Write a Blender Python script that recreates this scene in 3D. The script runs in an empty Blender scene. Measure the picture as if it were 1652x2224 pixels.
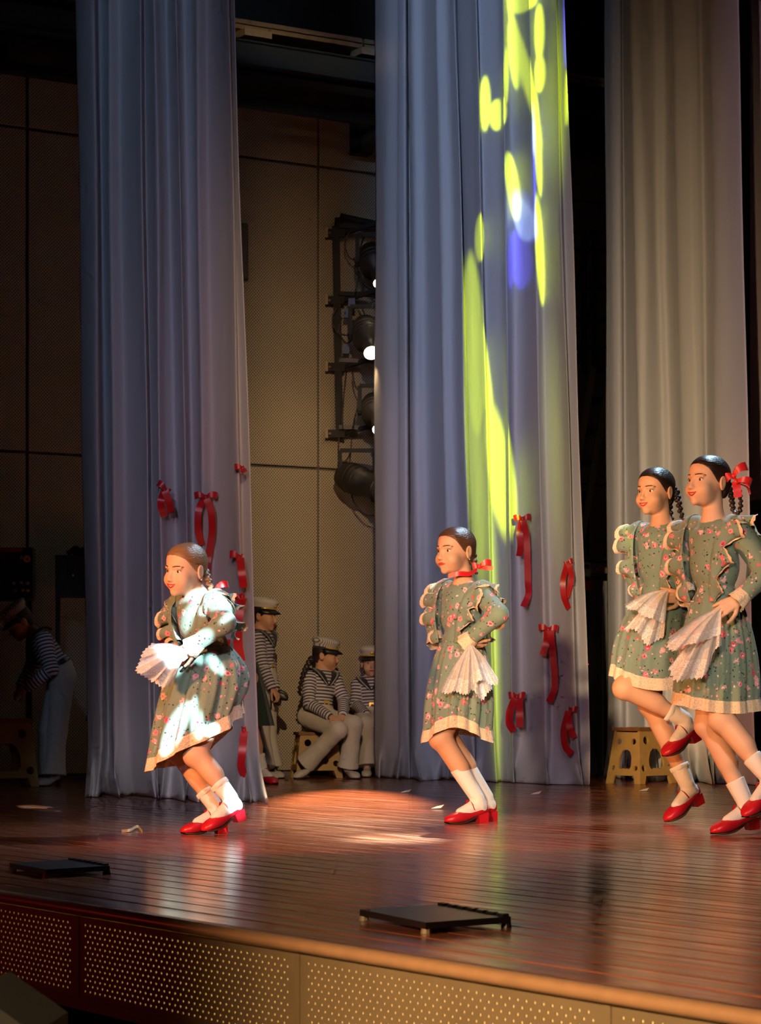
import bpy, math, random
import numpy as np
from mathutils import Vector, Matrix, Euler

random.seed(7)
rng = np.random.default_rng(7)
SC = bpy.context.scene
COL = SC.collection

# ------------------------------------------------------------------ camera
F, CX, HOR, CZ = 5500.0, 826.0, 1520.0, 0.56       # focal length in pixels, principal column, horizon row, eye height
cam = bpy.data.objects.new('camera', bpy.data.cameras.new('camera'))
COL.objects.link(cam)
SC.camera = cam
TH = math.atan2(.8457, .5337)                       # the camera looks across the stage: world x runs along the stage front
ROT = Matrix.Rotation(TH, 3, 'Z')                   # everything below is laid out in the viewer's axes (x right, y away) and turned by this
cam.location = (0, 0, CZ)
cam.rotation_euler = (math.pi / 2, 0, TH)
cam.data.sensor_fit = 'VERTICAL'
cam.data.sensor_height = 36
cam.data.lens = 36 * F / 2224
cam.data.shift_y = (HOR - 1112) / 2224
cam.data.clip_end = 200
cam.data.dof.use_dof = True
cam.data.dof.focus_distance = 11.3
cam.data.dof.aperture_fstop = 11.0

SC.view_settings.view_transform = 'Standard'
SC.view_settings.look = 'None'
SC.view_settings.gamma = 1
SC.view_settings.exposure = 0
SC.view_settings.use_curve_mapping = False
SC.cycles.use_denoising = True
SC.cycles.sample_clamp_indirect = 4
SC.cycles.use_adaptive_sampling = True
SC.cycles.adaptive_threshold = .07
SC.cycles.adaptive_min_samples = 12
SC.cycles.max_bounces = 4
SC.cycles.diffuse_bounces = 2
SC.cycles.glossy_bounces = 2
SC.cycles.transmission_bounces = 2
SC.cycles.transparent_max_bounces = 8
SC.cycles.caustics_reflective = False
SC.cycles.caustics_refractive = False

world = bpy.data.worlds.new('theatre_dark')
SC.world = world
world.use_nodes = True
bg = world.node_tree.nodes['Background']
bg.inputs[0].default_value = (0.55, 0.62, 1.0, 1)
bg.inputs[1].default_value = 0.0035


def W(px, py, d):                                   # a point on the stage from its place in the photo and its distance
    return Vector(((px - CX) / F * d, d, CZ + (HOR - py) / F * d))


def FD(py):                                         # distance of a floor point seen at that row
    return CZ * F / (py - HOR)


def WF(px, py):
    d = FD(py)
    return Vector(((px - CX) / F * d, d, 0.0))


E1 = Vector((.5337, -.8457, 0))                      # along the stage front
E2 = Vector((.8457, .5337, 0))                       # upstage


def ST(u, v, z=0.0):
    p = E1 * u + E2 * v
    return Vector((p.x, p.y, z))


LOCS = {}


# ------------------------------------------------------------------ stage lamps outside the picture
def lamp(name, loc, target, energy, color, cone=40, blend=.5, radius=.12, gobo=None):
    L = bpy.data.lights.new(name, 'SPOT')
    L.energy = energy
    L.color = color
    L.spot_size = math.radians(cone)
    L.spot_blend = blend
    L.shadow_soft_size = radius
    o = bpy.data.objects.new(name, L)
    COL.objects.link(o)
    loc, target = ROT @ Vector(loc), ROT @ Vector(target)
    o.location = loc
    o.rotation_euler = (target - loc).to_track_quat('-Z', 'Y').to_euler()
    if gobo:
        L.use_nodes = True
        nt = L.node_tree
        N, K = nt.nodes, nt.links
        em = [n for n in N if n.type == 'EMISSION'][0]
        tc = N.new('ShaderNodeTexCoord')
        sp = N.new('ShaderNodeSeparateXYZ')
        K.new(tc.outputs['Normal'], sp.inputs[0])

        def M(op, a, b=None, c=None):
            n = N.new('ShaderNodeMath')
            n.operation = op
            for i, x in enumerate((a, b, c)):
                if x is None:
                    continue
                if isinstance(x, (int, float)):
                    n.inputs[i].default_value = x
                else:
                    K.new(x, n.inputs[i])
            return n.outputs[0]
        nz = M('MULTIPLY', sp.outputs[2], -1)
        A = M('DIVIDE', sp.outputs[0], nz)
        B = M('DIVIDE', sp.outputs[1], nz)
        Rinv = o.rotation_euler.to_matrix().inverted()

        def G(p):
            q = Rinv @ (ROT @ p - o.location)
            return q.x / -q.z, q.y / -q.z
        tot = None
        for (p0, p1, p2, soft, wgt) in gobo:         # centre, tip of half-axis 1, tip of half-axis 2 (world points on the lit thing)
            c0 = G(p0)
            c1 = G(p1)
            c2 = G(p2)
            m = np.array([[c1[0] - c0[0], c2[0] - c0[0]], [c1[1] - c0[1], c2[1] - c0[1]]])
            mi = np.linalg.inv(m)
            da = M('SUBTRACT', A, float(c0[0]))
            db = M('SUBTRACT', B, float(c0[1]))
            e = M('ADD', M('MULTIPLY', da, float(mi[0, 0])), M('MULTIPLY', db, float(mi[0, 1])))
            f = M('ADD', M('MULTIPLY', da, float(mi[1, 0])), M('MULTIPLY', db, float(mi[1, 1])))
            r = M('SQRT', M('ADD', M('MULTIPLY', e, e), M('MULTIPLY', f, f)))
            mr = N.new('ShaderNodeMapRange')
            mr.interpolation_type = 'SMOOTHSTEP'
            K.new(r, mr.inputs['Value'])
            mr.inputs['From Min'].default_value = 1 + soft
            mr.inputs['From Max'].default_value = 1 - soft
            mr.inputs['To Min'].default_value = 0
            mr.inputs['To Max'].default_value = wgt
            tot = mr.outputs[0] if tot is None else M('MAXIMUM', tot, mr.outputs[0])
        em.inputs['Color'].default_value = (1, 1, 1, 1)
        K.new(tot, em.inputs['Strength'])
    return o


def blob(px, py, rx, ry, d, ang=0, soft=.10, w=1.0):
    a = math.radians(ang)
    return (W(px, py, d), W(px + rx * math.cos(a), py + rx * math.sin(a), d), W(px - ry * math.sin(a), py + ry * math.cos(a), d), soft, w)


FOH = ST(-2.2, -1.4)                                  # lighting position over the hall, left of the camera
# low amber side light at the left of the stage opening
lamp('lamp_amber_side', (-3.2, 7.0, 1.5), (1.0, 11.4, .75), 1350, (1, .36, .11), 38, .3, .10)
# blue profile spots from the hall, shuttered to the first two pairs of curtains
lamp('lamp_blue_hall', (FOH.x, FOH.y, 6.4), W(700, 700, 16), 5200, (.44, .64, 1.0), 50, .3, .12,
     [blob(310, 300, 190, 1150, 14.4, 0, .55, .16), blob(1000, 250, 235, 1250, 17.4, 0, .5, .72), blob(95, 1480, 70, 260, 16.6, 0, .7, .10)])
# lilac profile spot on the lower part of the same curtains
lamp('lamp_lilac_hall', (FOH.x + .3, FOH.y, 3.4), W(700, 1300, 16), 2300, (.95, .64, .80), 50, .3, .12,
     [blob(460, 1500, 200, 950, 14.4, 0, .9, .42), blob(1120, 1500, 230, 900, 17.2, 0, .9, .62), blob(880, 1080, 60, 260, 17.9, 0, .5, .62), blob(1690, 700, 90, 1100, 17.5, 0, .6, .8)])
# warm profile spot on the upstage curtain
pa_ = ST(-.6, -1.4)
lamp('lamp_amber_hall', (pa_.x, pa_.y, 2.2), W(1480, 1150, 17.3), 9000, (1, .71, .38), 36, .3, .12,
     [blob(1440, 1500, 215, 950, 17.3, 0, .9, 1.0), blob(1575, 1280, 110, 440, 10.1, 0, .5, .28)])
# warm profile spot from the hall on the side wall of the wing
lamp('lamp_wing_wall', (.2, 1.5, 5.2), W(670, 1150, 18.9), 5000, (1, .66, .36), 36, .3, .10,
     [blob(665, 1260, 150, 600, 18.9, 0, .9, 1.0), blob(655, 75, 180, 45, 17.7, 9, .5, .45)])  # second patch is added to brighten the gallery boards
# soft warm front light over the dancers
lamp('lamp_front_white', (.6, .5, 4.6), (.5, 11.0, .5), 1500, (1, .92, .90), 44, .5, .25,
     [blob(900, 1640, 950, 800, 11.0, 0, .3, 1.0)])
# cool top light behind the dancers
lamp('lamp_cool_top', (2.8, 14.2, 6.5), (.5, 10.8, .8), 2300, (.55, .80, 1.0), 34, .7, .2)
# pool of warm light on the boards
lamp('lamp_pool', (.25, 16.9, 5.2), WF(760, 1770), 22000, (1, .72, .44), 80, .2, .04,
     [(WF(755, 1744), WF(915, 1744), WF(755, 1718), .35, .55), (WF(850, 1820), WF(935, 1820), WF(850, 1811), .8, 1.0)])
# spill of the lit wing lamps on the side wall
lamp('lamp_wing_spill', W(806, 800, 18.1), W(640, 1330, 19.0), 4, (1, .64, .27), 130, 1, .06)
# red spill on the left end of the apron, warm spill on the rest
pr_ = ST(-8.6, 1.3, .35)
lamp('lamp_red_apron', pr_, ST(-6.9, 3.05, -.1), 13, (1, .06, .02), 70, .9, .1)
pw_ = ST(-4.0, -.2, 1.3)
lamp('lamp_warm_apron', pw_, ST(-4.0, 3.0, -.15), 850, (1, .66, .32), 52, .9, .2)
# rotating gobo projector: yellow-green and blue shapes on the second curtain
YG = [blob(1124, 8, 30, 34, 17.3), blob(1128, 170, 9, 175, 17.3, -11), blob(1107, 130, 9, 75, 17.3, -6), blob(1156, 90, 10, 62, 17.3), blob(1157, 180, 11, 42, 17.3),
      blob(1152, 330, 8, 120, 17.3, -3), blob(1046, 235, 11, 60, 17.5), blob(1070, 262, 16, 34, 17.5), blob(1088, 180, 5, 62, 17.4),
      blob(1106, 415, 15, 74, 17.3, -8), blob(1160, 560, 9, 120, 17.2, -3), blob(1219, 230, 3, 60, 17.0), blob(1034, 530, 8, 52, 17.5),
      blob(1024, 760, 17, 205, 17.5, -2, .1, .85), blob(1030, 1040, 17, 260, 17.5, -3, .3, .6), blob(1052, 850, 12, 150, 17.4, -6, .12, .9), blob(1078, 1030, 26, 150, 17.4, -8, .2, 1),
      blob(1058, 1300, 14, 380, 17.5, -2, .6, .4),
      blob(1200, 960, 16, 230, 17.0, -2, .9, .12), blob(1195, 240, 18, 150, 17.1, 0, .8, .25)]
lamp('lamp_gobo_green', (1.6, 3.4, 3.4), W(1100, 800, 17.3), 26000, (.78, 1.0, .0), 26, .05, .012, YG)
BL = [blob(1120, 575, 20, 66, 17.3, -6), blob(1101, 580, 6, 60, 17.3), blob(1144, 380, 5, 100, 17.3), blob(1216, 80, 4, 85, 17.0), blob(1133, 480, 18, 66, 17.2, -12)]
lamp('lamp_gobo_blue', (1.65, 3.4, 3.4), W(1100, 500, 17.3), 12000, (.10, .08, 1.0), 20, .05, .012, BL)
WH = [blob(1130, 485, 16, 55, 17.2, -14), blob(1146, 300, 3, 60, 17.2)]
lamp('lamp_gobo_white', (1.62, 3.4, 3.45), W(1110, 450, 17.3), 14000, (.5, .75, 1.0), 18, .05, .012, WH)
# cool gobo catching the leftmost dancer
G1 = [blob(455, 1322, 42, 30, 10.55, 25), blob(440, 1290, 46, 12, 10.6, -18), blob(403, 1350, 10, 32, 10.6, 12), blob(418, 1412, 26, 24, 10.5, -30), blob(350, 1440, 46, 46, 10.6),
      blob(480, 1362, 7, 34, 10.5, 50), blob(365, 1602, 18, 62, 10.6, 25), blob(405, 1572, 7, 40, 10.6, 5), blob(425, 1580, 9, 34, 10.5), blob(452, 1590, 22, 14, 10.5, -20), blob(470, 1440, 14, 26, 10.5, -35), blob(437, 1425, 5, 16, 10.5),
      blob(500, 1755, 26, 40, 10.6, 0, .4, .8), blob(375, 1860, 40, 60, 9.0, 0, .8, .12)]
lamp('lamp_gobo_cool', (1.9, 2.0, 3.2), W(420, 1480, 10.6), 30000, (.62, .92, 1.0), 18, .1, .012, G1)

# ------------------------------------------------------------------ helpers: objects
def mesh(name, V, Fa, smooth=True):
    me = bpy.data.meshes.new(name)
    if isinstance(V, np.ndarray) and isinstance(Fa, np.ndarray):
        nv, nf, k = len(V), len(Fa), Fa.shape[1]
        me.vertices.add(nv)
        me.vertices.foreach_set('co', V.astype(np.float32).ravel())
        me.loops.add(nf * k)
        me.loops.foreach_set('vertex_index', Fa.astype(np.int32).ravel())
        me.polygons.add(nf)
        me.polygons.foreach_set('loop_start', np.arange(0, nf * k, k, dtype=np.int32))
        me.polygons.foreach_set('loop_total', np.full(nf, k, dtype=np.int32))
        me.update(calc_edges=True)
        me.validate()
    else:
        me.from_pydata([tuple(v) for v in V], [], [tuple(f) for f in Fa])
        me.update()
    if smooth:
        me.polygons.foreach_set('use_smooth', [True] * len(me.polygons))
    return me


def put(name, me, mat=None, parent=None, loc=None):
    o = bpy.data.objects.new(name, me)
    COL.objects.link(o)
    if mat is not None and len(me.materials) == 0:
        me.materials.append(mat)
    if parent is not None:
        o.parent = parent
    if loc is not None:
        LOCS[o.name] = Vector(loc)
        o.location = ROT @ Vector(loc)
        o.rotation_euler = (0, 0, TH)
    return o


def root_loc(o):
    while o.parent is not None:
        o = o.parent
    return LOCS[o.name]


def part(name, V, Fa, mat, parent, smooth=True):     # V in stage coordinates; every part shares the thing's origin
    L = root_loc(parent)
    if isinstance(V, np.ndarray):
        V = V - np.array(L)
    else:
        V = [Vector(v) - L for v in V]
    return put(name, mesh(name, V, Fa, smooth), mat, parent)


def single(name, V, Fa, mat, loc, smooth=True):
    loc = Vector(loc)
    if isinstance(V, np.ndarray):
        V = V - np.array(loc)
    else:
        V = [Vector(v) - loc for v in V]
    return put(name, mesh(name, V, Fa, smooth), mat, None, loc)


def empty(name, loc):
    o = bpy.data.objects.new(name, None)
    COL.objects.link(o)
    LOCS[o.name] = Vector(loc)
    o.location = ROT @ Vector(loc)
    o.rotation_euler = (0, 0, TH)
    o.empty_display_size = .1
    return o


def tag(o, label=None, cat=None, group=None, kind=None):
    if label:
        o['label'] = label
    if cat:
        o['category'] = cat
    if group:
        o['group'] = group
    if kind:
        o['kind'] = kind
    return o


class MB:                                             # collects simple shapes into one mesh
    def __init__(s):
        s.V, s.F = [], []

    def add(s, V, Fa):
        n = len(s.V)
        s.V += [Vector(v) for v in V]
        s.F += [tuple(i + n for i in f) for f in Fa]
        return s

    def box(s, o, a, b, c):                           # corner and three edge vectors
        o, a, b, c = Vector(o), Vector(a), Vector(b), Vector(c)
        V = [o, o + a, o + a + b, o + b, o + c, o + a + c, o + a + b + c, o + b + c]
        return s.add(V, [(3, 2, 1, 0), (4, 5, 6, 7), (0, 1, 5, 4), (1, 2, 6, 5), (2, 3, 7, 6), (3, 0, 4, 7)])

    def beam(s, p, q, w, h, up=(0, 0, 1)):
        p, q = Vector(p), Vector(q)
        d = (q - p).normalized()
        up = Vector(up)
        if abs(d.dot(up)) > .95:
            up = Vector((0, 1, 0))
        a = d.cross(up).normalized()
        b = a.cross(d).normalized()
        return s.box(p - a * w / 2 - b * h / 2, q - p, a * w, b * h)

    def tube(s, pts, r, n=8, closed_ends=True):
        pts = [Vector(p) for p in pts]
        rs = r if isinstance(r, (list, tuple)) else [r] * len(pts)
        base = len(s.V)
        prev = None
        for i, p in enumerate(pts):
            t = (pts[min(i + 1, len(pts) - 1)] - pts[max(i - 1, 0)]).normalized()
            if prev is None:
                a = t.cross(Vector((0, 0, 1)) if abs(t.z) < .9 else Vector((1, 0, 0))).normalized()
            else:
                a = (prev - t * prev.dot(t)).normalized()
            prev = a
            b = t.cross(a)
            for k in range(n):
                an = 2 * math.pi * k / n
                s.V.append(p + (a * math.cos(an) + b * math.sin(an)) * rs[i])
        for i in range(len(pts) - 1):
            for k in range(n):
                s.F.append((base + i * n + k, base + i * n + (k + 1) % n, base + (i + 1) * n + (k + 1) % n, base + (i + 1) * n + k))
        if closed_ends:
            s.F.append(tuple(base + k for k in reversed(range(n))))
            s.F.append(tuple(base + (len(pts) - 1) * n + k for k in range(n)))
        return s

    def lathe(s, c, axis, prof, n=20, cap=True):      # prof: (distance along axis, radius)
        c, ax = Vector(c), Vector(axis).normalized()
        a = ax.cross(Vector((0, 0, 1)) if abs(ax.z) < .9 else Vector((1, 0, 0))).normalized()
        b = ax.cross(a)
        base = len(s.V)
        for (h, r) in prof:
            for k in range(n):
                an = 2 * math.pi * k / n
                s.V.append(c + ax * h + (a * math.cos(an) + b * math.sin(an)) * r)
        for i in range(len(prof) - 1):
            for k in range(n):
                s.F.append((base + i * n + k, base + i * n + (k + 1) % n, base + (i + 1) * n + (k + 1) % n, base + (i + 1) * n + k))
        if cap:
            s.F.append(tuple(base + k for k in reversed(range(n))))
            s.F.append(tuple(base + (len(prof) - 1) * n + k for k in range(n)))
        return s

    def strip(s, pts, dirs, w):                       # a ribbon: centre points, width directions, widths
        base = len(s.V)
        for i, p in enumerate(pts):
            d = Vector(dirs[i]).normalized() if isinstance(dirs, list) else Vector(dirs).normalized()
            ww = w[i] if isinstance(w, (list, tuple)) else w
            s.V += [Vector(p) - d * ww / 2, Vector(p) + d * ww / 2]
        for i in range(len(pts) - 1):
            s.F.append((base + 2 * i, base + 2 * i + 1, base + 2 * i + 3, base + 2 * i + 2))
        return s

    def part(s, name, mat, parent, smooth=False):
        return part(name, s.V, s.F, mat, parent, smooth)

    def single(s, name, mat, loc, smooth=False):
        return single(name, s.V, s.F, mat, loc, smooth)


def spline(P, n):                                     # Catmull-Rom through rows of P, n samples per span
    P = np.array(P, float)
    Q = np.vstack([2 * P[0] - P[1], P, 2 * P[-1] - P[-2]])
    out = []
    for i in range(1, len(Q) - 2):
        for k in range(n):
            t = k / n
            a, b, c, d = Q[i - 1], Q[i], Q[i + 1], Q[i + 2]
            out.append(.5 * ((2 * b) + (-a + c) * t + (2 * a - 5 * b + 4 * c - d) * t * t + (-a + 3 * b - 3 * c + d) * t ** 3))
    out.append(P[-1])
    return np.array(out)


def grid_faces(nr, nc, wrap=False):
    r = np.arange(nr - 1)[:, None]
    c = np.arange(nc if wrap else nc - 1)[None, :]
    c2 = (c + 1) % nc
    return np.stack([r * nc + c, r * nc + c2, (r + 1) * nc + c2, (r + 1) * nc + c], -1).reshape(-1, 4)


# ------------------------------------------------------------------ helpers: materials
class NT:
    def __init__(s, name):
        s.m = bpy.data.materials.new(name)
        s.m.use_nodes = True
        s.t = s.m.node_tree
        s.b = s.t.nodes['Principled BSDF']

    def n(s, typ, **kw):
        x = s.t.nodes.new('ShaderNode' + typ)
        for k, v in kw.items():
            setattr(x, k, v)
        return x

    def l(s, a, b):
        s.t.links.new(a, b)

    def val(s, sock, v):
        if isinstance(v, (int, float)):
            sock.default_value = v
        elif isinstance(v, tuple):
            sock.default_value = v if len(v) == len(sock.default_value) else (*v, 1)
        else:
            s.l(v, sock)

    def math(s, op, a, b=0.0, c=0.0):
        x = s.n('Math', operation=op)
        s.val(x.inputs[0], a)
        s.val(x.inputs[1], b)
        s.val(x.inputs[2], c)
        return x.outputs[0]

    def mix(s, f, a, b):
        x = s.n('Mix', data_type='RGBA')
        s.val(x.inputs['Factor'], f)
        s.val(x.inputs[6], a)
        s.val(x.inputs[7], b)
        return x.outputs[2]

    def step(s, v, lo, hi, a=0.0, b=1.0):
        x = s.n('MapRange')
        s.val(x.inputs['Value'], v)
        for i, k in zip((lo, hi, a, b), ('From Min', 'From Max', 'To Min', 'To Max')):
            s.val(x.inputs[k], i)
        return x.outputs[0]

    def coord(s, scale=(1, 1, 1), kind='Object', rnd=False):
        tc = s.n('TexCoord')
        mp = s.n('Mapping')
        s.l(tc.outputs[kind], mp.inputs['Vector'])
        mp.inputs['Scale'].default_value = scale
        if rnd:
            oi = s.n('ObjectInfo')
            cx = s.n('CombineXYZ')
            for i in range(3):
                s.l(s.math('MULTIPLY', oi.outputs['Random'], 37.0 + 11 * i), cx.inputs[i])
            s.l(cx.outputs[0], mp.inputs['Location'])
        return mp.outputs[0]

    def noise(s, vec, scale, detail=3, rough=.5):
        x = s.n('TexNoise')
        s.l(vec, x.inputs['Vector'])
        x.inputs['Scale'].default_value = scale
        x.inputs['Detail'].default_value = detail
        x.inputs['Roughness'].default_value = rough
        return x.outputs['Fac']

    def voro(s, vec, scale, rand=1.0):
        x = s.n('TexVoronoi')
        s.l(vec, x.inputs['Vector'])
        x.inputs['Scale'].default_value = scale
        x.inputs['Randomness'].default_value = rand
        return x

    def bump(s, h, strength=.3, dist=.01):
        x = s.n('Bump')
        s.l(h, x.inputs['Height'])
        x.inputs['Strength'].default_value = strength
        x.inputs['Distance'].default_value = dist
        s.l(x.outputs[0], s.b.inputs['Normal'])

    def set(s, **kw):
        names = dict(color='Base Color', rough='Roughness', metal='Metallic', spec='Specular IOR Level', sheen='Sheen Weight', emit='Emission Color', emits='Emission Strength',
                     alpha='Alpha', trans='Transmission Weight', sss='Subsurface Weight', coat='Coat Weight', coatr='Coat Roughness', aniso='Anisotropic')
        for k, v in kw.items():
            s.val(s.b.inputs[names[k]], v)
        return s


def plain(name, color, rough=.5, metal=0.0, var=.12, nscale=30, bump=.0, **kw):
    t = NT(name)
    v = t.coord()
    f = t.noise(v, nscale, 3)
    c2 = tuple(max(0, x * (1 - var * 2)) for x in color)
    c1 = tuple(min(1, x * (1 + var)) for x in color)
    t.set(color=t.mix(f, (*c2, 1), (*c1, 1)), rough=rough, metal=metal, **kw)
    if bump:
        t.bump(f, bump, .004)
    return t.m


def cloth_mat(name, color, rough=.75, sheen=.2, fold=.25, fscale=9.0):
    t = NT(name)
    v = t.coord()
    f = t.noise(v, fscale, 4, .55)
    w = t.noise(t.coord((1, 1, 1)), 420, 2)
    t.set(color=t.mix(w, tuple(c * .82 for c in color) + (1,), tuple(min(1, c * 1.08) for c in color) + (1,)), rough=rough, sheen=sheen)
    t.bump(t.math('ADD', f, t.math('MULTIPLY', w, .04)), fold, .03)
    return t.m


def floral_mat(name, green, dark=(.015, .03, .03)):
    t = NT(name)
    v = t.coord()
    wob = t.noise(v, 85, 2)
    wave = t.n('VectorMath', operation='ADD')
    t.l(v, wave.inputs[0])
    nv = t.n('TexNoise')
    t.l(v, nv.inputs['Vector'])
    nv.inputs['Scale'].default_value = 70
    sc = t.n('VectorMath', operation='SCALE')
    t.l(nv.outputs['Color'], sc.inputs[0])
    sc.inputs['Scale'].default_value = .012
    t.l(sc.outputs[0], wave.inputs[1])
    vv = wave.outputs[0]
    leaf = t.voro(vv, 58, 1)
    lmask = t.step(leaf.outputs['Distance'], .26, .20)
    near = t.voro(v, 22, .9)
    lmask = t.math('MULTIPLY', lmask, t.step(near.outputs['Distance'], .62, .56))
    base = t.mix(t.noise(v, 300, 2), tuple(c * .85 for c in green) + (1,), tuple(c * 1.1 for c in green) + (1,))
    c = t.mix(lmask, base, (*dark, 1))
    sm = t.voro(vv, 44, 1)
    smask = t.step(sm.outputs['Distance'], .24, .18)
    sc2 = t.n('SeparateColor')
    t.l(sm.outputs['Color'], sc2.inputs[0])
    smask = t.math('MULTIPLY', smask, t.step(sc2.outputs[0], .42, .46))
    c = t.mix(smask, c, t.mix(sc2.outputs[1], (.80, .55, .58, 1), (.60, .14, .20, 1)))
    d = near.outputs['Distance']
    pet = t.math('ADD', d, t.math('MULTIPLY', t.math('SUBTRACT', wob, .5), .60))
    fm = t.step(pet, .30, .25)
    sc3 = t.n('SeparateColor')
    t.l(near.outputs['Color'], sc3.inputs[0])
    fm = t.math('MULTIPLY', fm, t.step(sc3.outputs[2], .10, .14))
    petal = t.mix(sc3.outputs[0], (.78, .42, .45, 1), (.55, .07, .13, 1))
    petal = t.mix(t.step(pet, .12, .06), petal, (.42, .03, .07, 1))
    petal = t.mix(t.step(wob, .56, .64), petal, (.85, .66, .62, 1))
    c = t.mix(fm, c, petal)
    t.set(color=c, rough=.8, sheen=.15)
    t.bump(t.noise(v, 11, 4), .3, .03)
    return t.m


def lace_mat(name, color):
    t = NT(name)
    v = t.coord()
    vo = t.voro(v, 130, .7)
    t.set(color=t.mix(t.step(vo.outputs['Distance'], .15, .5), tuple(c * .72 for c in color) + (1,), (*color, 1)), rough=.85, sheen=.2)
    t.bump(vo.outputs['Distance'], .6, .004)
    return t.m


def sheer_mat(name, color, opacity, lace=False):
    t = NT(name)
    v = t.coord()
    f = t.noise(v, 60, 3)
    t.set(color=(*color, 1), rough=.6, sheen=.3)
    tr = t.n('BsdfTransparent')
    tl = t.n('BsdfTranslucent')
    tl.inputs[0].default_value = (*color, 1)
    m1 = t.n('MixShader')
    m1.inputs[0].default_value = .35
    t.l(t.b.outputs[0], m1.inputs[1])
    t.l(tl.outputs[0], m1.inputs[2])
    m2 = t.n('MixShader')
    if lace:
        vo = t.voro(v, 150, .9)
        t.l(t.step(vo.outputs['Distance'], .1, .45, opacity * .45, 1.0), m2.inputs[0])
    else:
        t.l(t.step(f, .3, .7, opacity - .12, opacity + .08), m2.inputs[0])
    t.l(tr.outputs[0], m2.inputs[1])
    t.l(m1.outputs[0], m2.inputs[2])
    t.l(m2.outputs[0], t.t.nodes['Material Output'].inputs[0])
    t.bump(f, .4, .02)
    return t.m


def skin_mat(name, color):
    t = NT(name)
    v = t.coord()
    f = t.noise(v, 25, 3)
    c = t.mix(f, tuple(x * .9 for x in color) + (1,), tuple(min(1, x * 1.08) for x in color) + (1,))
    t.set(color=c, rough=.5, spec=.35)
    return t.m


def hair_mat(name, color, axis=(1, 1, 1)):
    t = NT(name)
    v = t.coord((.16, .5, 1.0))
    f = t.noise(v, 230, 3)
    t.set(color=t.mix(f, tuple(x * .55 for x in color) + (1,), tuple(min(1, x * 1.5) for x in color) + (1,)), rough=.38, spec=.5)
    t.bump(f, .75, .004)
    return t.m


M = {}
M['skin'] = skin_mat('skin', (.60, .33, .20))
M['skin_pale'] = skin_mat('skin_pale', (.66, .40, .27))
M['lips'] = plain('lips', (.50, .05, .05), .4)
M['teeth'] = plain('teeth', (.75, .68, .58), .3)
M['eye_white'] = plain('eye_white', (.62, .58, .54), .25)
M['iris'] = plain('iris', (.03, .018, .012), .15)
M['brow'] = plain('eyebrow_hair', (.07, .035, .02), .7)
M['hair_blond'] = hair_mat('hair_dark_blond', (.20, .115, .055))
M['hair_brown'] = hair_mat('hair_brown', (.075, .035, .018))
M['hair_dark'] = hair_mat('hair_dark_brown', (.022, .012, .010))
M['dress'] = floral_mat('green_floral_cotton', (.165, .235, .185))
M['dress_dark'] = cloth_mat('dark_green_cloth', (.012, .035, .025))
M['lace'] = lace_mat('cream_lace', (.72, .56, .40))
M['sheer'] = sheer_mat('white_tulle', (.90, .86, .88), .74)
M['sheer_lace'] = sheer_mat('white_lace', (.92, .88, .88), .9, True)
M['sock'] = cloth_mat('white_sock', (.80, .76, .72), .85, .2, .2, 40)
M['shoe'] = plain('red_leather', (.52, .010, .022), .33, var=.08)
M['sole'] = plain('dark_sole', (.05, .025, .015), .6)
M['ribbon'] = plain('red_satin', (.55, .006, .012), .36, var=.05, sheen=.3)
M['silver'] = plain('silver_earring', (.7, .7, .72), .2, 1.0)
M['white_cloth'] = cloth_mat('white_trouser_cloth', (.62, .57, .50), .85, .15, .45, 14)
M['cap_white'] = cloth_mat('cap_cloth', (.58, .56, .54), .85, .1, .3, 30)
M['navy'] = cloth_mat('navy_cloth', (.012, .014, .035))
M['black'] = plain('black_plastic', (.012, .012, .012), .4)
M['gold'] = plain('gold_braid', (.75, .50, .06), .35, .3)
M['white_shoe'] = plain('white_leather', (.60, .55, .46), .5)


def stripe_mat(name):
    t = NT(name)
    at = t.n('Attribute', attribute_name='stripe')
    f = t.math('FRACT', t.math('MULTIPLY', at.outputs['Fac'], 42.0))
    s = t.math('GREATER_THAN', f, .56)
    t.set(color=t.mix(s, (.60, .56, .54, 1), (.045, .045, .13, 1)), rough=.85)
    t.bump(t.noise(t.coord(), 14, 4), .35, .03)
    return t.m


def cap_stripe_mat(name):
    t = NT(name)
    v = t.coord()
    sp = t.n('SeparateXYZ')
    t.l(v, sp.inputs[0])
    f = t.math('FRACT', t.math('MULTIPLY', t.math('ADD', sp.outputs[0], sp.outputs[1]), 60.0))
    t.set(color=t.mix(t.math('GREATER_THAN', f, .6), (.60, .57, .54, 1), (.16, .16, .20, 1)), rough=.85)
    return t.m


M['stripe'] = stripe_mat('striped_jersey')
M['cap_stripe'] = cap_stripe_mat('striped_cap_cloth')


# ------------------------------------------------------------------ helpers: smooth solid shapes from blended volumes
def cap(a, b, ra, rb=None, k=.012):
    return ('cap', np.array(a, float), np.array(b, float), ra, ra if rb is None else rb, k, 1)


def ell(c, r, R=None, k=.012, sign=1):
    return ('ell', np.array(c, float), np.array(r, float), np.eye(3) if R is None else np.array(R, float), None, k, sign)


def prim_box(p):
    if p[0] == 'cap':
        r = max(p[3], p[4])
        return np.minimum(p[1], p[2]) - r, np.maximum(p[1], p[2]) + r
    r = max(p[2])
    return p[1] - r, p[1] + r


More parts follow.
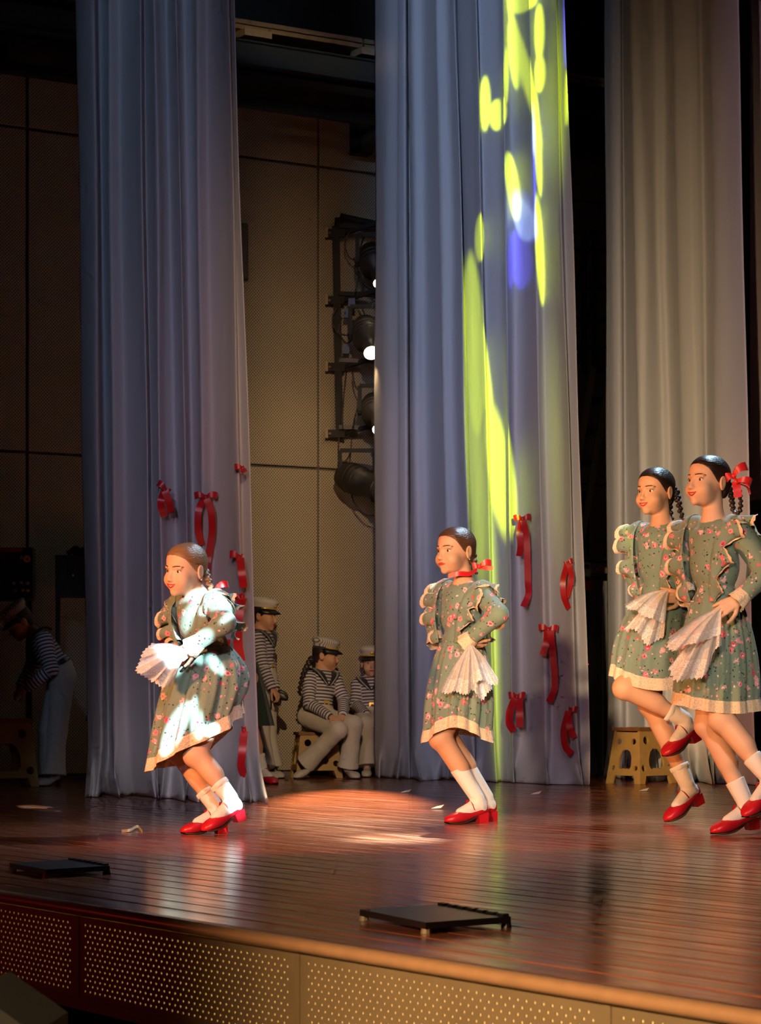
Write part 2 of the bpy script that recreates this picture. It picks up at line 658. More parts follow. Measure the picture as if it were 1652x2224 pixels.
def prim_d(p, X, Y, Z):
    if p[0] == 'cap':
        a, b, ra, rb = p[1:5]
        d = b - a
        L2 = max(float(d @ d), 1e-12)
        t = np.clip(((X - a[0]) * d[0] + (Y - a[1]) * d[1] + (Z - a[2]) * d[2]) / L2, 0, 1)
        return np.sqrt((X - a[0] - t * d[0]) ** 2 + (Y - a[1] - t * d[1]) ** 2 + (Z - a[2] - t * d[2]) ** 2) - (ra + (rb - ra) * t)
    c, r, R = p[1:4]
    dx, dy, dz = X - c[0], Y - c[1], Z - c[2]
    q = [(R[0, i] * dx + R[1, i] * dy + R[2, i] * dz) for i in range(3)]
    k0 = np.sqrt(sum((q[i] / r[i]) ** 2 for i in range(3)))
    k1 = np.sqrt(sum((q[i] / r[i] ** 2) ** 2 for i in range(3)))
    return k0 * (k0 - 1) / np.maximum(k1, 1e-6)


def field(prims, lo, hi, h, cut=None):
    lo, hi = np.array(lo, float), np.array(hi, float)
    n = np.maximum(np.ceil((hi - lo) / h).astype(int) + 1, 3)
    ax = [(lo[i] + h * np.arange(n[i])).astype(np.float32) for i in range(3)]
    Fd = np.full(n, .1, np.float32)
    for p in prims:
        k = p[5]
        b0, b1 = prim_box(p)
        m = k + 3 * h
        i0 = np.clip(np.floor((b0 - m - lo) / h).astype(int), 0, n)
        i1 = np.clip(np.ceil((b1 + m - lo) / h).astype(int) + 1, 0, n)
        if np.any(i1 <= i0):
            continue
        sl = tuple(slice(i0[i], i1[i]) for i in range(3))
        d = prim_d(p, ax[0][sl[0]][:, None, None], ax[1][sl[1]][None, :, None], ax[2][sl[2]][None, None, :]).astype(np.float32)
        f = Fd[sl]
        if p[6] > 0:
            q = np.clip(.5 + .5 * (f - d) / k, 0, 1)
            Fd[sl] = f * (1 - q) + d * q - k * q * (1 - q)
        else:
            q = np.clip(.5 - .5 * (f + d) / k, 0, 1)
            Fd[sl] = f * (1 - q) + (-d) * q + k * q * (1 - q)
    if cut is not None:
        Fd = np.maximum(Fd, cut(ax[0][:, None, None], ax[1][None, :, None], ax[2][None, None, :]).astype(np.float32))
    return Fd, lo


def nets(Fd, lo, h):
    s = Fd < 0
    c = np.zeros(tuple(x - 1 for x in Fd.shape), np.int8)
    offs = [(i, j, k) for i in (0, 1) for j in (0, 1) for k in (0, 1)]
    nx, ny, nz = Fd.shape
    for (i, j, k) in offs:
        c += s[i:nx - 1 + i, j:ny - 1 + j, k:nz - 1 + k]
    act = (c > 0) & (c < 8)
    I = np.argwhere(act)
    if len(I) == 0:
        return np.zeros((0, 3)), np.zeros((0, 4), int)
    idx = np.full(act.shape, -1, np.int32)
    idx[act] = np.arange(len(I))
    val = {o: Fd[I[:, 0] + o[0], I[:, 1] + o[1], I[:, 2] + o[2]] for o in offs}
    P = np.zeros((len(I), 3))
    cnt = np.zeros(len(I))
    for a in offs:
        for axn in range(3):
            if a[axn] == 1:
                continue
            b = tuple(1 if q == axn else a[q] for q in range(3))
            fa, fb = val[a], val[b]
            m = (fa < 0) != (fb < 0)
            t = fa[m] / (fa[m] - fb[m])
            e = np.tile(np.array(a, float), (m.sum(), 1))
            e[:, axn] += t
            P[m] += e
            cnt[m] += 1
    V = lo + h * (I + P / cnt[:, None])
    Fs = []
    for axn in range(3):
        o1, o2 = [(1, 2), (2, 0), (0, 1)][axn]
        sl0 = [slice(None)] * 3
        sl1 = [slice(None)] * 3
        sl0[axn] = slice(0, -1)
        sl1[axn] = slice(1, None)
        a, b = s[tuple(sl0)], s[tuple(sl1)]
        E = np.argwhere(a != b)
        flip = a[tuple(E.T)]
        ok = (E[:, o1] > 0) & (E[:, o2] > 0) & (E[:, o1] < Fd.shape[o1] - 1) & (E[:, o2] < Fd.shape[o2] - 1)
        E, flip = E[ok], flip[ok]

        def cell(d1, d2):
            q = E.copy()
            q[:, o1] += d1
            q[:, o2] += d2
            return idx[tuple(q.T)]
        Q = np.stack([cell(-1, -1), cell(0, -1), cell(0, 0), cell(-1, 0)], 1)
        Q[~flip] = Q[~flip][:, ::-1]
        Fs.append(Q)
    Fa = np.concatenate(Fs)
    Fa = Fa[(Fa >= 0).all(1)]
    return V, Fa


def solid(prims, h, pad=.02, cut=None, box=None):
    if box is None:
        B = [prim_box(p) for p in prims if p[6] > 0]
        box = (np.min([b[0] for b in B], 0) - pad, np.max([b[1] for b in B], 0) + pad)
    Fd, lo = field(prims, box[0], box[1], h, cut)
    return nets(Fd, lo, h)


def merge(blocks):
    V, Fa, n = [], [], 0
    for v, f in blocks:
        V.append(v)
        Fa.append(f + n)
        n += len(v)
    return np.concatenate(V), np.concatenate(Fa)

# ------------------------------------------------------------------ the stage
V0 = 3.016                                            # stage front


def plank_mat():
    t = NT('varnished_plank')
    v = t.coord((.9, 22, 22), rnd=True)
    g = t.noise(v, 2.2, 5, .6)
    oi = t.n('ObjectInfo')
    tone = t.mix(oi.outputs['Random'], (.25, .068, .030, 1), (.37, .112, .050, 1))
    c = t.mix(t.step(g, .35, .7), tone, (.13, .036, .018, 1))
    sc = t.noise(t.coord((1.2, 9, 9), rnd=True), 3.0, 4, .6)
    c = t.mix(t.step(sc, .60, .74), c, (.38, .15, .07, 1))
    ru = t.noise(t.coord((.5, 6, 6), rnd=True), 4.0, 4)
    t.set(color=c, rough=t.step(ru, .3, .75, .10, .28), spec=.45)
    t.bump(t.math('ADD', g, t.math('MULTIPLY', ru, .7)), .16, .004)
    return t.m


M['plank'] = plank_mat()
M['filler'] = plain('worn_seam_wood', (.34, .17, .06), .45, nscale=60, var=.3)
M['nosing'] = plain('oak_nosing', (.44, .23, .12), .35, nscale=18, bump=.1)

U0, U1, VB = -16.4, -1.4, 14.6
fl = MB()
fl.box(ST(U0, V0 + .02, -.024), ST(U1, V0 + .02) - ST(U0, V0 + .02), ST(U0, VB) - ST(U0, V0 + .02), (0, 0, .019))
floor = fl.single('floor', M['filler'], ST(-8, 8))
tag(floor, 'reddish brown varnished plank stage floor', None, None, 'structure')
PW = .118
npl = int((VB - V0 - .02) / PW)
Lh = (U1 - U0) / 2
pm = MB()
g = .0035
b = .0025
x0, x1, y0, y1 = -Lh, Lh, -PW / 2 + g, PW / 2 - g
pm.add([(x0, y0, -.014), (x1, y0, -.014), (x1, y1, -.014), (x0, y1, -.014), (x0, y0, -b), (x1, y0, -b), (x1, y1, -b), (x0, y1, -b),
        (x0, y0 + b, 0), (x1, y0 + b, 0), (x1, y1 - b, 0), (x0, y1 - b, 0)],
       [(3, 2, 1, 0), (0, 1, 5, 4), (1, 2, 6, 5), (2, 3, 7, 6), (3, 0, 4, 7), (4, 5, 9, 8), (5, 6, 10, 9), (6, 7, 11, 10), (7, 4, 8, 11), (8, 9, 10, 11)])
pme = mesh('plank', pm.V, pm.F, False)
pme.materials.append(M['plank'])
ang = math.atan2(E1.y, E1.x)
for i in range(npl):
    o = put('plank', pme, None, floor)
    p = ST((U0 + U1) / 2, V0 + .02 + PW * (i + .5)) - root_loc(floor)
    o.location = (p.x, p.y, random.uniform(-.0008, .0))
    o.rotation_euler = (random.uniform(-.004, .004), 0, ang)

# nosing along the stage front
prof = [(.03, -.001), (.0, -.0005), (-.012, -.004), (-.019, -.012), (-.019, -.024), (-.012, -.031), (0, -.034), (.03, -.034)]
nz = MB()
for u in (U0, U1):
    for (dv, z) in prof:
        nz.V.append(ST(u, V0 + dv, z))
k = len(prof)
for i in range(k):
    nz.F.append((i, (i + 1) % k, k + (i + 1) % k, k + i))
nosing = nz.single('trim_1', M['nosing'], ST(-6, V0), True)
tag(nosing, 'rounded oak nosing along the stage front edge', None, None, 'structure')


def fascia_mat():
    t = NT('fascia_paint')
    f = t.noise(t.coord(), 8, 4)
    t.set(color=t.mix(f, (.17, .115, .06, 1), (.25, .17, .09, 1)), rough=.55)
    return t.m


M['fascia'] = fascia_mat()
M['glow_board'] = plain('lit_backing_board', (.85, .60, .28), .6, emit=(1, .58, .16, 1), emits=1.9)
M['pit'] = plain('pit_black', (.01, .009, .008), .9)
PWD, ZT, ZB = 1.2, -.036, -.262
us = [-5.158 + 1.2 * i for i in range(-8, 3)]


def perforated(width, height, pitch=.0302, row=.0151, rad=.0038, margin=.022):
    nc = int((width - 2 * margin - .01) / pitch)
    nr = int((height - 2 * .012) / row)
    mb = MB()
    ox = (width - nc * pitch) / 2
    oz = (height - nr * row) / 2
    ring = [(math.cos(math.pi / 4 * i), math.sin(math.pi / 4 * i)) for i in range(8)]
    sq = [(1, 0), (1, 1), (0, 1), (-1, 1), (-1, 0), (-1, -1), (0, -1), (1, -1)]
    for r in range(nr):
        sh = pitch / 4 if r % 2 else -pitch / 4
        for c in range(nc):
            cx, cz = ox + (c + .5) * pitch + sh, oz + (r + .5) * row
            V = [(cx + sx * pitch / 2, 0, cz + sz * row / 2) for sx, sz in sq]
            V += [(cx + rad * a, 0, cz + rad * b_) for a, b_ in ring]
            V += [(cx + rad * a, .003, cz + rad * b_) for a, b_ in ring]
            Fa = [(i, (i + 1) % 8, 8 + (i + 1) % 8, 8 + i) for i in range(8)] + [(8 + i, 8 + (i + 1) % 8, 16 + (i + 1) % 8, 16 + i) for i in range(8)]
            mb.add(V, Fa)
        # the row's two end strips
        xa, xb = ox + sh, ox + nc * pitch + sh
        za, zb = oz + r * row, oz + (r + 1) * row
        mb.add([(0, 0, za), (xa, 0, za), (xa, 0, zb), (0, 0, zb)], [(0, 1, 2, 3)])
        mb.add([(xb, 0, za), (width, 0, za), (width, 0, zb), (xb, 0, zb)], [(0, 1, 2, 3)])
    mb.add([(0, 0, 0), (width, 0, 0), (width, 0, oz), (0, 0, oz)], [(0, 1, 2, 3)])
    zt = oz + nr * row
    mb.add([(0, 0, zt), (width, 0, zt), (width, 0, height), (0, 0, height)], [(0, 1, 2, 3)])
    return mesh('perforated_panel', mb.V, mb.F, False)


fr = MB()                                             # the structural board the panels are fixed to
fr.box(ST(U0, V0 + .034, -.27), ST(U1, 0) - ST(U0, 0), E2 * .02, (0, 0, .24))
fascia = fr.single('wall_stage_front', M['fascia'], ST(-6, V0, 0))
tag(fascia, 'perforated board front of the stage', None, None, 'structure')
pme = perforated(PWD - .008, ZT - ZB)
pme.materials.append(M['fascia'])
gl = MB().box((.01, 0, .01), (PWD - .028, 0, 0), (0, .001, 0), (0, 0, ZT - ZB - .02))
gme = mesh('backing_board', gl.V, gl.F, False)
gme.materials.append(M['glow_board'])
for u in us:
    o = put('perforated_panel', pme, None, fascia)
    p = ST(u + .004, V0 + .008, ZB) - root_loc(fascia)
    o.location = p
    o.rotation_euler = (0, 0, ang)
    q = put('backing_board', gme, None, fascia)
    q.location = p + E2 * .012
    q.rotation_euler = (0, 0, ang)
    st = MB().box(ST(u - .012, V0 + .006, ZB), E1 * .024, E2 * .02, (0, 0, ZT - ZB))
    part('joint_batten', st.V, st.F, M['fascia'], fascia, False)
rl = MB().box(ST(U0, V0 + .002, -.292), ST(U1, 0) - ST(U0, 0), E2 * .05, (0, 0, .032))
part('bottom_rail', rl.V, rl.F, M['fascia'], fascia, False)

# lower front with an opening at its left end
UO = -5.93
lw = MB()
lw.box(ST(UO, V0 + .05, -1.05), ST(U1, 0) - ST(UO, 0), E2 * .04, (0, 0, .76))
lw.box(ST(UO - .02, V0 + .02, -1.05), E1 * .03, E2 * .08, (0, 0, .76))
lower = lw.single('wall_stage_base', M['fascia'], ST(-5, V0, -1))
tag(lower, 'lower perforated front below the stage lip', None, None, 'structure')
lme = perforated(PWD - .01, .5)
lme.materials.append(M['fascia'])
for i in range(3):
    o = put('perforated_panel', lme, None, lower)
    o.location = ST(UO + .03 + i * 1.2, V0 + .03, -.84) - root_loc(lower)
    o.rotation_euler = (0, 0, ang)
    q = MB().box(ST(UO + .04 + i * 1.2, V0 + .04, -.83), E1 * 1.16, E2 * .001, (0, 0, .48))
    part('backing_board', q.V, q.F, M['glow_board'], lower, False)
pw = MB()
pw.box(ST(U0, V0 + 1.3, -1.05), ST(UO, 0) - ST(U0, 0), E2 * .05, (0, 0, 1.0))
pit = pw.single('wall_pit', M['pit'], ST(-9, V0 + 1.3, -1))
tag(pit, 'black recess under the stage', None, None, 'structure')
hf = MB().box(ST(-18, -6, -1.10), ST(6, 0) - ST(-18, 0), E2 * 10.4, (0, 0, .05))
hall = hf.single('floor_hall', M['pit'], ST(-6, 0, -1.1))
tag(hall, 'dark hall floor in front of the stage', None, None, 'structure')
# dark stair cheek beside the opening
sm = MB()
p0, p1 = W(-60, 2150, 4.35), W(75, 2245, 4.35)
sm.box(p0, p1 - p0, Vector((.02, .3, 0)), Vector((0, 0, -.35)))
stair_cheek = sm.single('stair_cheek', M['pit'], p0 - Vector((0, 0, .35)))
tag(stair_cheek, 'dark sloping board in the opening below the stage', 'board')

# ------------------------------------------------------------------ side wall of perforated panels
UW = -16.2


def wall_mat():
    t = NT('perforated_wall_board')
    tc = t.n('TexCoord')
    sp = t.n('SeparateXYZ')
    t.l(tc.outputs['Object'], sp.inputs[0])
    P = .024
    a = t.math('DIVIDE', t.math('ADD', sp.outputs[0], sp.outputs[2]), P)
    b = t.math('DIVIDE', t.math('SUBTRACT', sp.outputs[0], sp.outputs[2]), P)
    fa = t.math('SUBTRACT', t.math('FRACT', a), .5)
    fb = t.math('SUBTRACT', t.math('FRACT', b), .5)
    r = t.math('SQRT', t.math('ADD', t.math('MULTIPLY', fa, fa), t.math('MULTIPLY', fb, fb)))
    hole = t.step(r, .30, .22)
    n = t.noise(t.coord(), 3, 3)
    c = t.mix(n, (.42, .37, .28, 1), (.50, .44, .34, 1))
    t.set(color=t.mix(hole, c, (.06, .045, .025, 1)), rough=.6)
    t.bump(t.math('SUBTRACT', 1.0, hole), .5, .004)
    return t.m


M['wallboard'] = wall_mat()
M['groove'] = plain('wall_groove', (.16, .15, .13), .8)
wl = MB()
wl.box(ST(UW - .12, 2.5, -.02), E2 * 12.5, E1 * .1, (0, 0, 9.0))
wall = wl.single('wall_left', M['groove'], ST(UW, 8, 0))
tag(wall, 'beige perforated panel side wall of the stage', None, None, 'structure')
seams = [2.604, 4.960, 7.316, 9.672, 12.028, 14.384]
pn = MB()
PH = 2.25
pw_ = 2.356 - .016
bv = .006
pn.add([(0, 0, 0), (pw_, 0, 0), (pw_, 0, PH - .016), (0, 0, PH - .016), (bv, -.010, bv), (pw_ - bv, -.010, bv), (pw_ - bv, -.010, PH - .016 - bv), (bv, -.010, PH - .016 - bv)],
       [(4, 5, 6, 7), (0, 1, 5, 4), (1, 2, 6, 5), (2, 3, 7, 6), (3, 0, 4, 7)])
pnm = mesh('wall_panel', pn.V, pn.F, False)
pnm.materials.append(M['wallboard'])
wang = math.atan2(E2.y, E2.x)
for s in seams[:-1]:
    for k in range(4):
        o = put('wall_panel', pnm, None, wall)
        o.location = ST(UW - .02 + .021, s + .008, .03 + PH * k + .008) - root_loc(wall)
        o.rotation_euler = (0, 0, wang)
M['dark_wall'] = plain('dark_back_wall', (.05, .042, .035), .8)
uw_ = MB().box(ST(UW - .02, 2.5, 4.95), E2 * 12.1, E1 * .06, (0, 0, 4.1))  # dark board added over the upper panels, which lamp spill would brighten
part('dark_cover_board', uw_.V, uw_.F, M['dark_wall'], wall, False)
bw = MB().box(ST(UW, 14.62, -.02), E1 * 16, E2 * .1, (0, 0, 9))
bwall = bw.single('wall_back', M['dark_wall'], ST(-8, 14.6))
tag(bwall, 'dark rear wall of the stage', None, None, 'structure')

pr = MB().box(ST(UW, 4.55, -.02), E1 * 4.35, E2 * .25, (0, 0, 9))  # unseen; its width is set to keep hall light off the wing wall
pros = pr.single('wall_proscenium', M['dark_wall'], ST(-14, 4.6))
tag(pros, 'dark proscenium return left of the stage opening', None, None, 'structure')

# ------------------------------------------------------------------ gallery under the roof
M['steel_blue'] = plain('blue_painted_steel', (.035, .055, .075), .5)
M['gal_wood'] = plain('gallery_boards', (.42, .33, .20), .7, nscale=40)
M['gal_dark'] = plain('gallery_soffit', (.012, .010, .008), .8)
M['wood_block'] = plain('pale_wood_block', (.46, .40, .27), .7)
UG = -15.62
gal = empty('gallery', ST(UG, 8.4, 4.85))
tag(gal, 'dark steel gallery with pale boards above the side wall', 'gallery')
m = MB().box(ST(UG - .06, 2.6, 4.955), E2 * 11.9, E1 * .02, (0, 0, .145))
m.box(ST(UG - .1, 2.6, 5.10), E2 * 11.9, E1 * .1, (0, 0, .012))
m.box(ST(UG - .1, 2.6, 4.943), E2 * 11.9, E1 * .1, (0, 0, .012))
m.part('edge_beam', M['steel_blue'], gal)
m = MB().box(ST(UW + .01, 2.6, 4.86), E2 * 11.9, E1 * (UG - UW - .12), (0, 0, .06))
m.part('soffit', M['gal_dark'], gal)
for i in range(7):
    m = MB().beam(ST(UW + .02, 3.6 + 1.7 * i, 4.80), ST(UG - .1, 3.6 + 1.7 * i, 4.80), .08, .11)
    m.part('cross_beam', M['gal_dark'], gal)
for z in (5.205, 5.245):
    for i in range(5):
        m = MB().box(ST(UG - .34, 2.6 + 2.39 * i, z), E2 * 2.37, E1 * .26, (0, 0, .032))
        m.part('deck_board', M['gal_wood'], gal)
for v in (8.75, 9.72):
    m = MB().box(ST(UG - .20, v, 5.155), E2 * .22, E1 * .16, (0, 0, .05))
    m.part('packing_block', M['wood_block'], gal)
for v in (3.6, 6.0, 8.46, 10.05 + .0, 12.5):
    m = MB().box(ST(UG - .06, v, 5.11), E2 * .05, E1 * .05, (0, 0, 1.6))
    m.part('rail_post', M['steel_blue'], gal)
m = MB().beam(ST(UG - .04, 2.6, 6.65), ST(UG - .04, 14.5, 6.65), .05, .05)
m.part('hand_rail', M['steel_blue'], gal)
for v in (4.9, 9.95, 13.0):
    m = MB().box(ST(UW + .03, v - .02, 4.53), E2 * .14, E1 * .1, (0, 0, .32))
    m.part('wall_bracket', M['gal_dark'], gal)
    m = MB().beam(ST(UW + .1, v + .06, 4.58), ST(UW + .62, v + .06, 4.86), .07, .09)
    m.part('knee_brace', M['dark_wall'], gal)
for (ua, z) in ((-15.75, 4.72), (-15.5, 4.62)):
    m = MB().tube([ST(ua, 2.6, z), ST(ua, 14.4, z)], .03, 8)
    m.part('lighting_pipe', M['gal_dark'], gal, True)

gal.location.z += .11

# ------------------------------------------------------------------ curtains


def curtain_mat(name, col):
    t = NT(name)
    v = t.coord()
    w = t.noise(t.coord((1, 1, 1)), 500, 2)
    big = t.noise(t.coord((1, 1, .45)), 5.5, 5, .6)
    t.set(color=t.mix(w, tuple(c * .88 for c in col) + (1,), tuple(min(1, c * 1.06) for c in col) + (1,)), rough=.46, spec=.35, sheen=.15)
    t.bump(t.math('ADD', t.math('POWER', big, 2.0), t.math('MULTIPLY', w, .01)), .35, .035)
    return t.m


M['curtain'] = curtain_mat('grey_satin_curtain', (.50, .50, .53))


def curtain(name, label, keys, pxl, dl, pxr, dr, ztop, seed, flare=.20):
    r = np.random.default_rng(seed)
    K = spline(keys, 7)
    nc = len(K)
    zs = np.concatenate([np.linspace(.004, .5, 26), np.linspace(.54, ztop, 46)])
    nse = np.convolve(r.normal(size=nc + 40), np.hanning(11) / 3, 'same')[20:20 + nc]
    ns2 = np.convolve(r.normal(size=nc + 40), np.hanning(21) / 5, 'same')[20:20 + nc]
    V = []
    for z in zs:
        for j in range(nc):
            pt, pb, off = K[j]
            d0 = dl + (dr - dl) * (pb - pxl) / (pxr - pxl)
            ytop = HOR / F * d0 + CZ
            f = z / ytop
            q = max(0, 1 - z / .34)
            q2 = max(0, 1 - z / 1.5)
            d = d0 - off * (1 - .15 * f) - flare * q * q * (.5 + 1.6 * nse[j]) - .02 * ns2[j] * q2
            px = pb + (pt - pb) * f + 13 * ns2[j] * q * q + 6 * nse[j] * q * q + 2.5 * ns2[j] * math.sin(z * 2.3 + seed)
            V.append(((px - CX) / F * d, d, z + (.012 * max(0, nse[j]) * q if z > .01 else 0)))
    V = np.array(V)
    loc = (float(V[:, 0].mean()), float(V[:, 1].mean()), 0)
    o = single(name, V, grid_faces(len(zs), nc), M['curtain'], loc)
    md = o.modifiers.new('cloth thickness', 'SOLIDIFY')
    md.thickness = .004
    return tag(o, label, 'curtain', 'grey stage curtains')


curtain('stage_curtain', 'tall grey curtain on the left, behind the leftmost dancer',
        [(165, 190, -.05), (184, 202, .03), (205, 222, .06), (214, 236, -.10), (231, 246, -.06), (234, 250, .08), (262, 282, -.01), (290, 314, .03), (304, 330, .08), (310, 337, -.05), (322, 346, -.02), (335, 356, .08), (350, 374, -.03),
         (364, 398, -.10), (379, 414, .02), (382, 418, .07), (396, 428, -.04), (418, 438, -.02), (425, 444, .10), (450, 470, .02), (478, 505, .02), (496, 534, .06), (499, 538, -.02), (507, 566, -.02)],
        190, 14.8, 568, 14.1, 5.6, 3)
curtain('stage_curtain', 'grey curtain in the middle, left panel beside the wing lights, without bows',
        [(815, 812, -.06), (836, 834, .05), (861, 864, .03), (866, 869, .06), (880, 888, .04), (886, 894, -.13), (893, 902, .05), (920, 940, -.04), (942, 972, .03), (948, 980, .06), (974, 1005, .0), (988, 1030, .06), (993, 1037, -.12)],
        812, 18.1, 1280, 16.75, 6.6, 5)
curtain('stage_curtain', 'grey curtain in the middle with coloured light shapes and hanging red bows',
        [(991, 1032, -.16), (1000, 1042, -.06), (1020, 1062, .0), (1033, 1076, .05), (1037, 1080, -.06), (1060, 1096, -.08), (1084, 1110, -.06), (1090, 1113, .10), (1104, 1128, -.02), (1124, 1150, -.05), (1145, 1180, .06), (1150, 1190, .07), (1166, 1204, -.02), (1190, 1236, -.02),
         (1205, 1257, .05), (1208, 1262, -.06), (1226, 1283, -.08)],
        812, 18.1, 1280, 16.6, 6.6, 9, .09)
curtain('stage_curtain', 'warm lit grey curtain on the right, behind the two right dancers',
        [(1312, 1319, -.03), (1326, 1336, .06), (1346, 1352, .02), (1352, 1364, -.10), (1363, 1396, -.04), (1367, 1401, .09), (1392, 1424, .02), (1416, 1446, .03), (1440, 1466, -.05), (1452, 1486, -.04), (1459, 1494, .08), (1486, 1520, .02),
         (1508, 1534, -.04), (1524, 1546, -.11), (1541, 1558, -.02), (1544, 1562, .07), (1575, 1600, .0), (1602, 1640, -.05)],
        1318, 18.1, 1640, 16.75, 6.4, 15)

# ------------------------------------------------------------------ projection screen at the right edge
sv = 11.75
scr = empty('projection_screen', ST(-12.6, sv, 1.8))
tag(scr, 'pale projection screen with black border at the right edge', 'screen')
M['screen'] = plain('screen_fabric', (.55, .45, .47), .7, var=.03)


def on_v(px, v):                                      # stage-front-parallel plane: where a column of the photo meets it
    r = (px - CX) / F
    y = v / (E2.x * r + E2.y)
    p = Vector((r * y, y, 0))
    return p.dot(E1)


uA, uB = on_v(1606, sv), on_v(1606, sv) + 5.0
zb = CZ + (HOR - 1122) / F * ST(uA, sv).y
uI = on_v(1628, sv)
m = MB().box(ST(uI, sv, zb + .1), E1 * (uB - uI), E2 * .006, (0, 0, 4.2))
m.part('screen_cloth', M['screen'], scr)
m = MB().box(ST(uA, sv - .004, zb + .02), E1 * (uI - uA), E2 * .012, (0, 0, 4.28))
m.part('side_border', M['black'], scr)
m = MB().box(ST(uA, sv - .005, zb + .02), E1 * (uB - uA), E2 * .013, (0, 0, .085))
m.part('bottom_border', M['black'], scr)
m = MB().tube([ST(uA - .03, sv - .01, zb + .005), ST(uB, sv - .01, zb + .005)], .026, 10)
m.part('bottom_bar', M['black'], scr, True)

# ------------------------------------------------------------------ people
def rotz(deg):
    a = math.radians(deg)
    return np.array([[math.cos(a), -math.sin(a), 0], [math.sin(a), math.cos(a), 0], [0, 0, 1]])


def rotx(deg):
    a = math.radians(deg)
    return np.array([[1, 0, 0], [0, math.cos(a), -math.sin(a)], [0, math.sin(a), math.cos(a)]])


def roty(deg):
    a = math.radians(deg)
    return np.array([[math.cos(a), 0, math.sin(a)], [0, 1, 0], [-math.sin(a), 0, math.cos(a)]])


class Head:                                           # local axes: face towards -y, crown +z, chin at z -.105, crown at z .108
    def __init__(s, pos, yaw, pitch=0, roll=0, hs=1.0):
        s.c, s.hs = np.array(pos, float), hs
        s.R = rotz(yaw) @ rotx(pitch) @ roty(roll)    # pitch > 0: looks down

    def P(s, p):
        return s.c + s.R @ (np.array(p, float) * s.hs)

    def V(s, v):
        return s.c + (np.asarray(v) * s.hs) @ s.R.T

    def cap(s, a, b, ra, rb, k):
        return cap(s.P(a), s.P(b), ra * s.hs, rb * s.hs, k * s.hs)

    def ell(s, c, r, k, sign=1, R=None):
        return ell(s.P(c), np.array(r) * s.hs, s.R if R is None else s.R @ R, k * s.hs, sign)

    def prims(s, neck):
        q = [s.ell((0, .012, .030), (.071, .089, .078), .02), s.ell((0, -.036, .040), (.058, .050, .052), .02),
             s.ell((0, -.030, -.028), (.056, .060, .070), .025), s.ell((0, -.036, -.063), (.047, .047, .038), .02),
             s.ell((0, -.074, -.089), (.017, .015, .015), .016)]
        for x in (-1, 1):
            q += [s.ell((x * .033, -.058, -.038), (.030, .030, .029), .02),
                  s.cap((x * .012, -.086, .017), (x * .040, -.074, .016), .006, .006, .010),
                  s.ell((x * .071, .014, -.008), (.009, .021, .031), .006, 1, rotz(x * 18) @ rotx(-12)),
                  s.ell((x * .082, .010, -.004), (.006, .010, .017), .006, -1)]
        q += [s.cap((0, -.087, .004), (0, -.100, -.026), .0065, .0085, .012), s.ell((0, -.103, -.031), (.0095, .0095, .0085), .008),
              s.ell((.009, -.095, -.034), (.007, .008, .006), .006), s.ell((-.009, -.095, -.034), (.007, .008, .006), .006),
              s.ell((0, -.076, -.056), (.024, .018, .020), .016)]
        for x in (-1, 1):
            q.append(s.ell((x * .030, -.100, .001), (.017, .018, .011), .010, -1))
        q.append(cap(s.P((0, .026, -.055)), neck, .041 * s.hs, .042 * s.hs, .02))
        return q


def sdf_at(prims, p):
    f = .1
    for q in prims:
        d = float(prim_d(q, p[0], p[1], p[2]))
        k = q[5]
        if q[6] > 0:
            h = min(max(.5 + .5 * (f - d) / k, 0), 1)
            f = f * (1 - h) + d * h - k * h * (1 - h)
        else:
            h = min(max(.5 - .5 * (f + d) / k, 0), 1)
            f = f * (1 - h) - d * h + k * h * (1 - h)
    return f


def sdf_pts(prims, P):
    f = np.full(len(P), .1)
    for q in prims:
        d = prim_d(q, P[:, 0], P[:, 1], P[:, 2])
        k = q[5]
        h = np.clip(.5 + .5 * (f - d) / k, 0, 1)
        f = f * (1 - h) + d * h - k * h * (1 - h)
    return f


def push_out(prims, P, gap):
    P = P.copy()
    e = .002
    for _ in range(5):
        f = sdf_pts(prims, P)
        G = np.stack([sdf_pts(prims, P + np.array(v) * e) - f for v in ((1, 0, 0), (0, 1, 0), (0, 0, 1))], 1)
        G /= np.maximum(np.linalg.norm(G, axis=1), 1e-9)[:, None]
        P += G * np.maximum(0, gap - f)[:, None]
    return P


def face_y(prims, hd, x, z):
    y = -.15
    for _ in range(60):
        d = sdf_at(prims, hd.P((x, y, z)))
        if d < .0004:
            break
        y += max(d / hd.hs * .8, .0006)
    return y


def ball(c, r, R=None, n=12):
    V, Fa = [], []
    for i in range(n // 2 + 1):
        th = math.pi * i / (n // 2)
        for j in range(n):
            ph = 2 * math.pi * j / n
            V.append((r[0] * math.sin(th) * math.cos(ph), r[1] * math.sin(th) * math.sin(ph), r[2] * math.cos(th)))
    V = np.array(V)
    if R is not None:
        V = V @ np.asarray(R).T
    return V + np.array(c), grid_faces(n // 2 + 1, n, True)


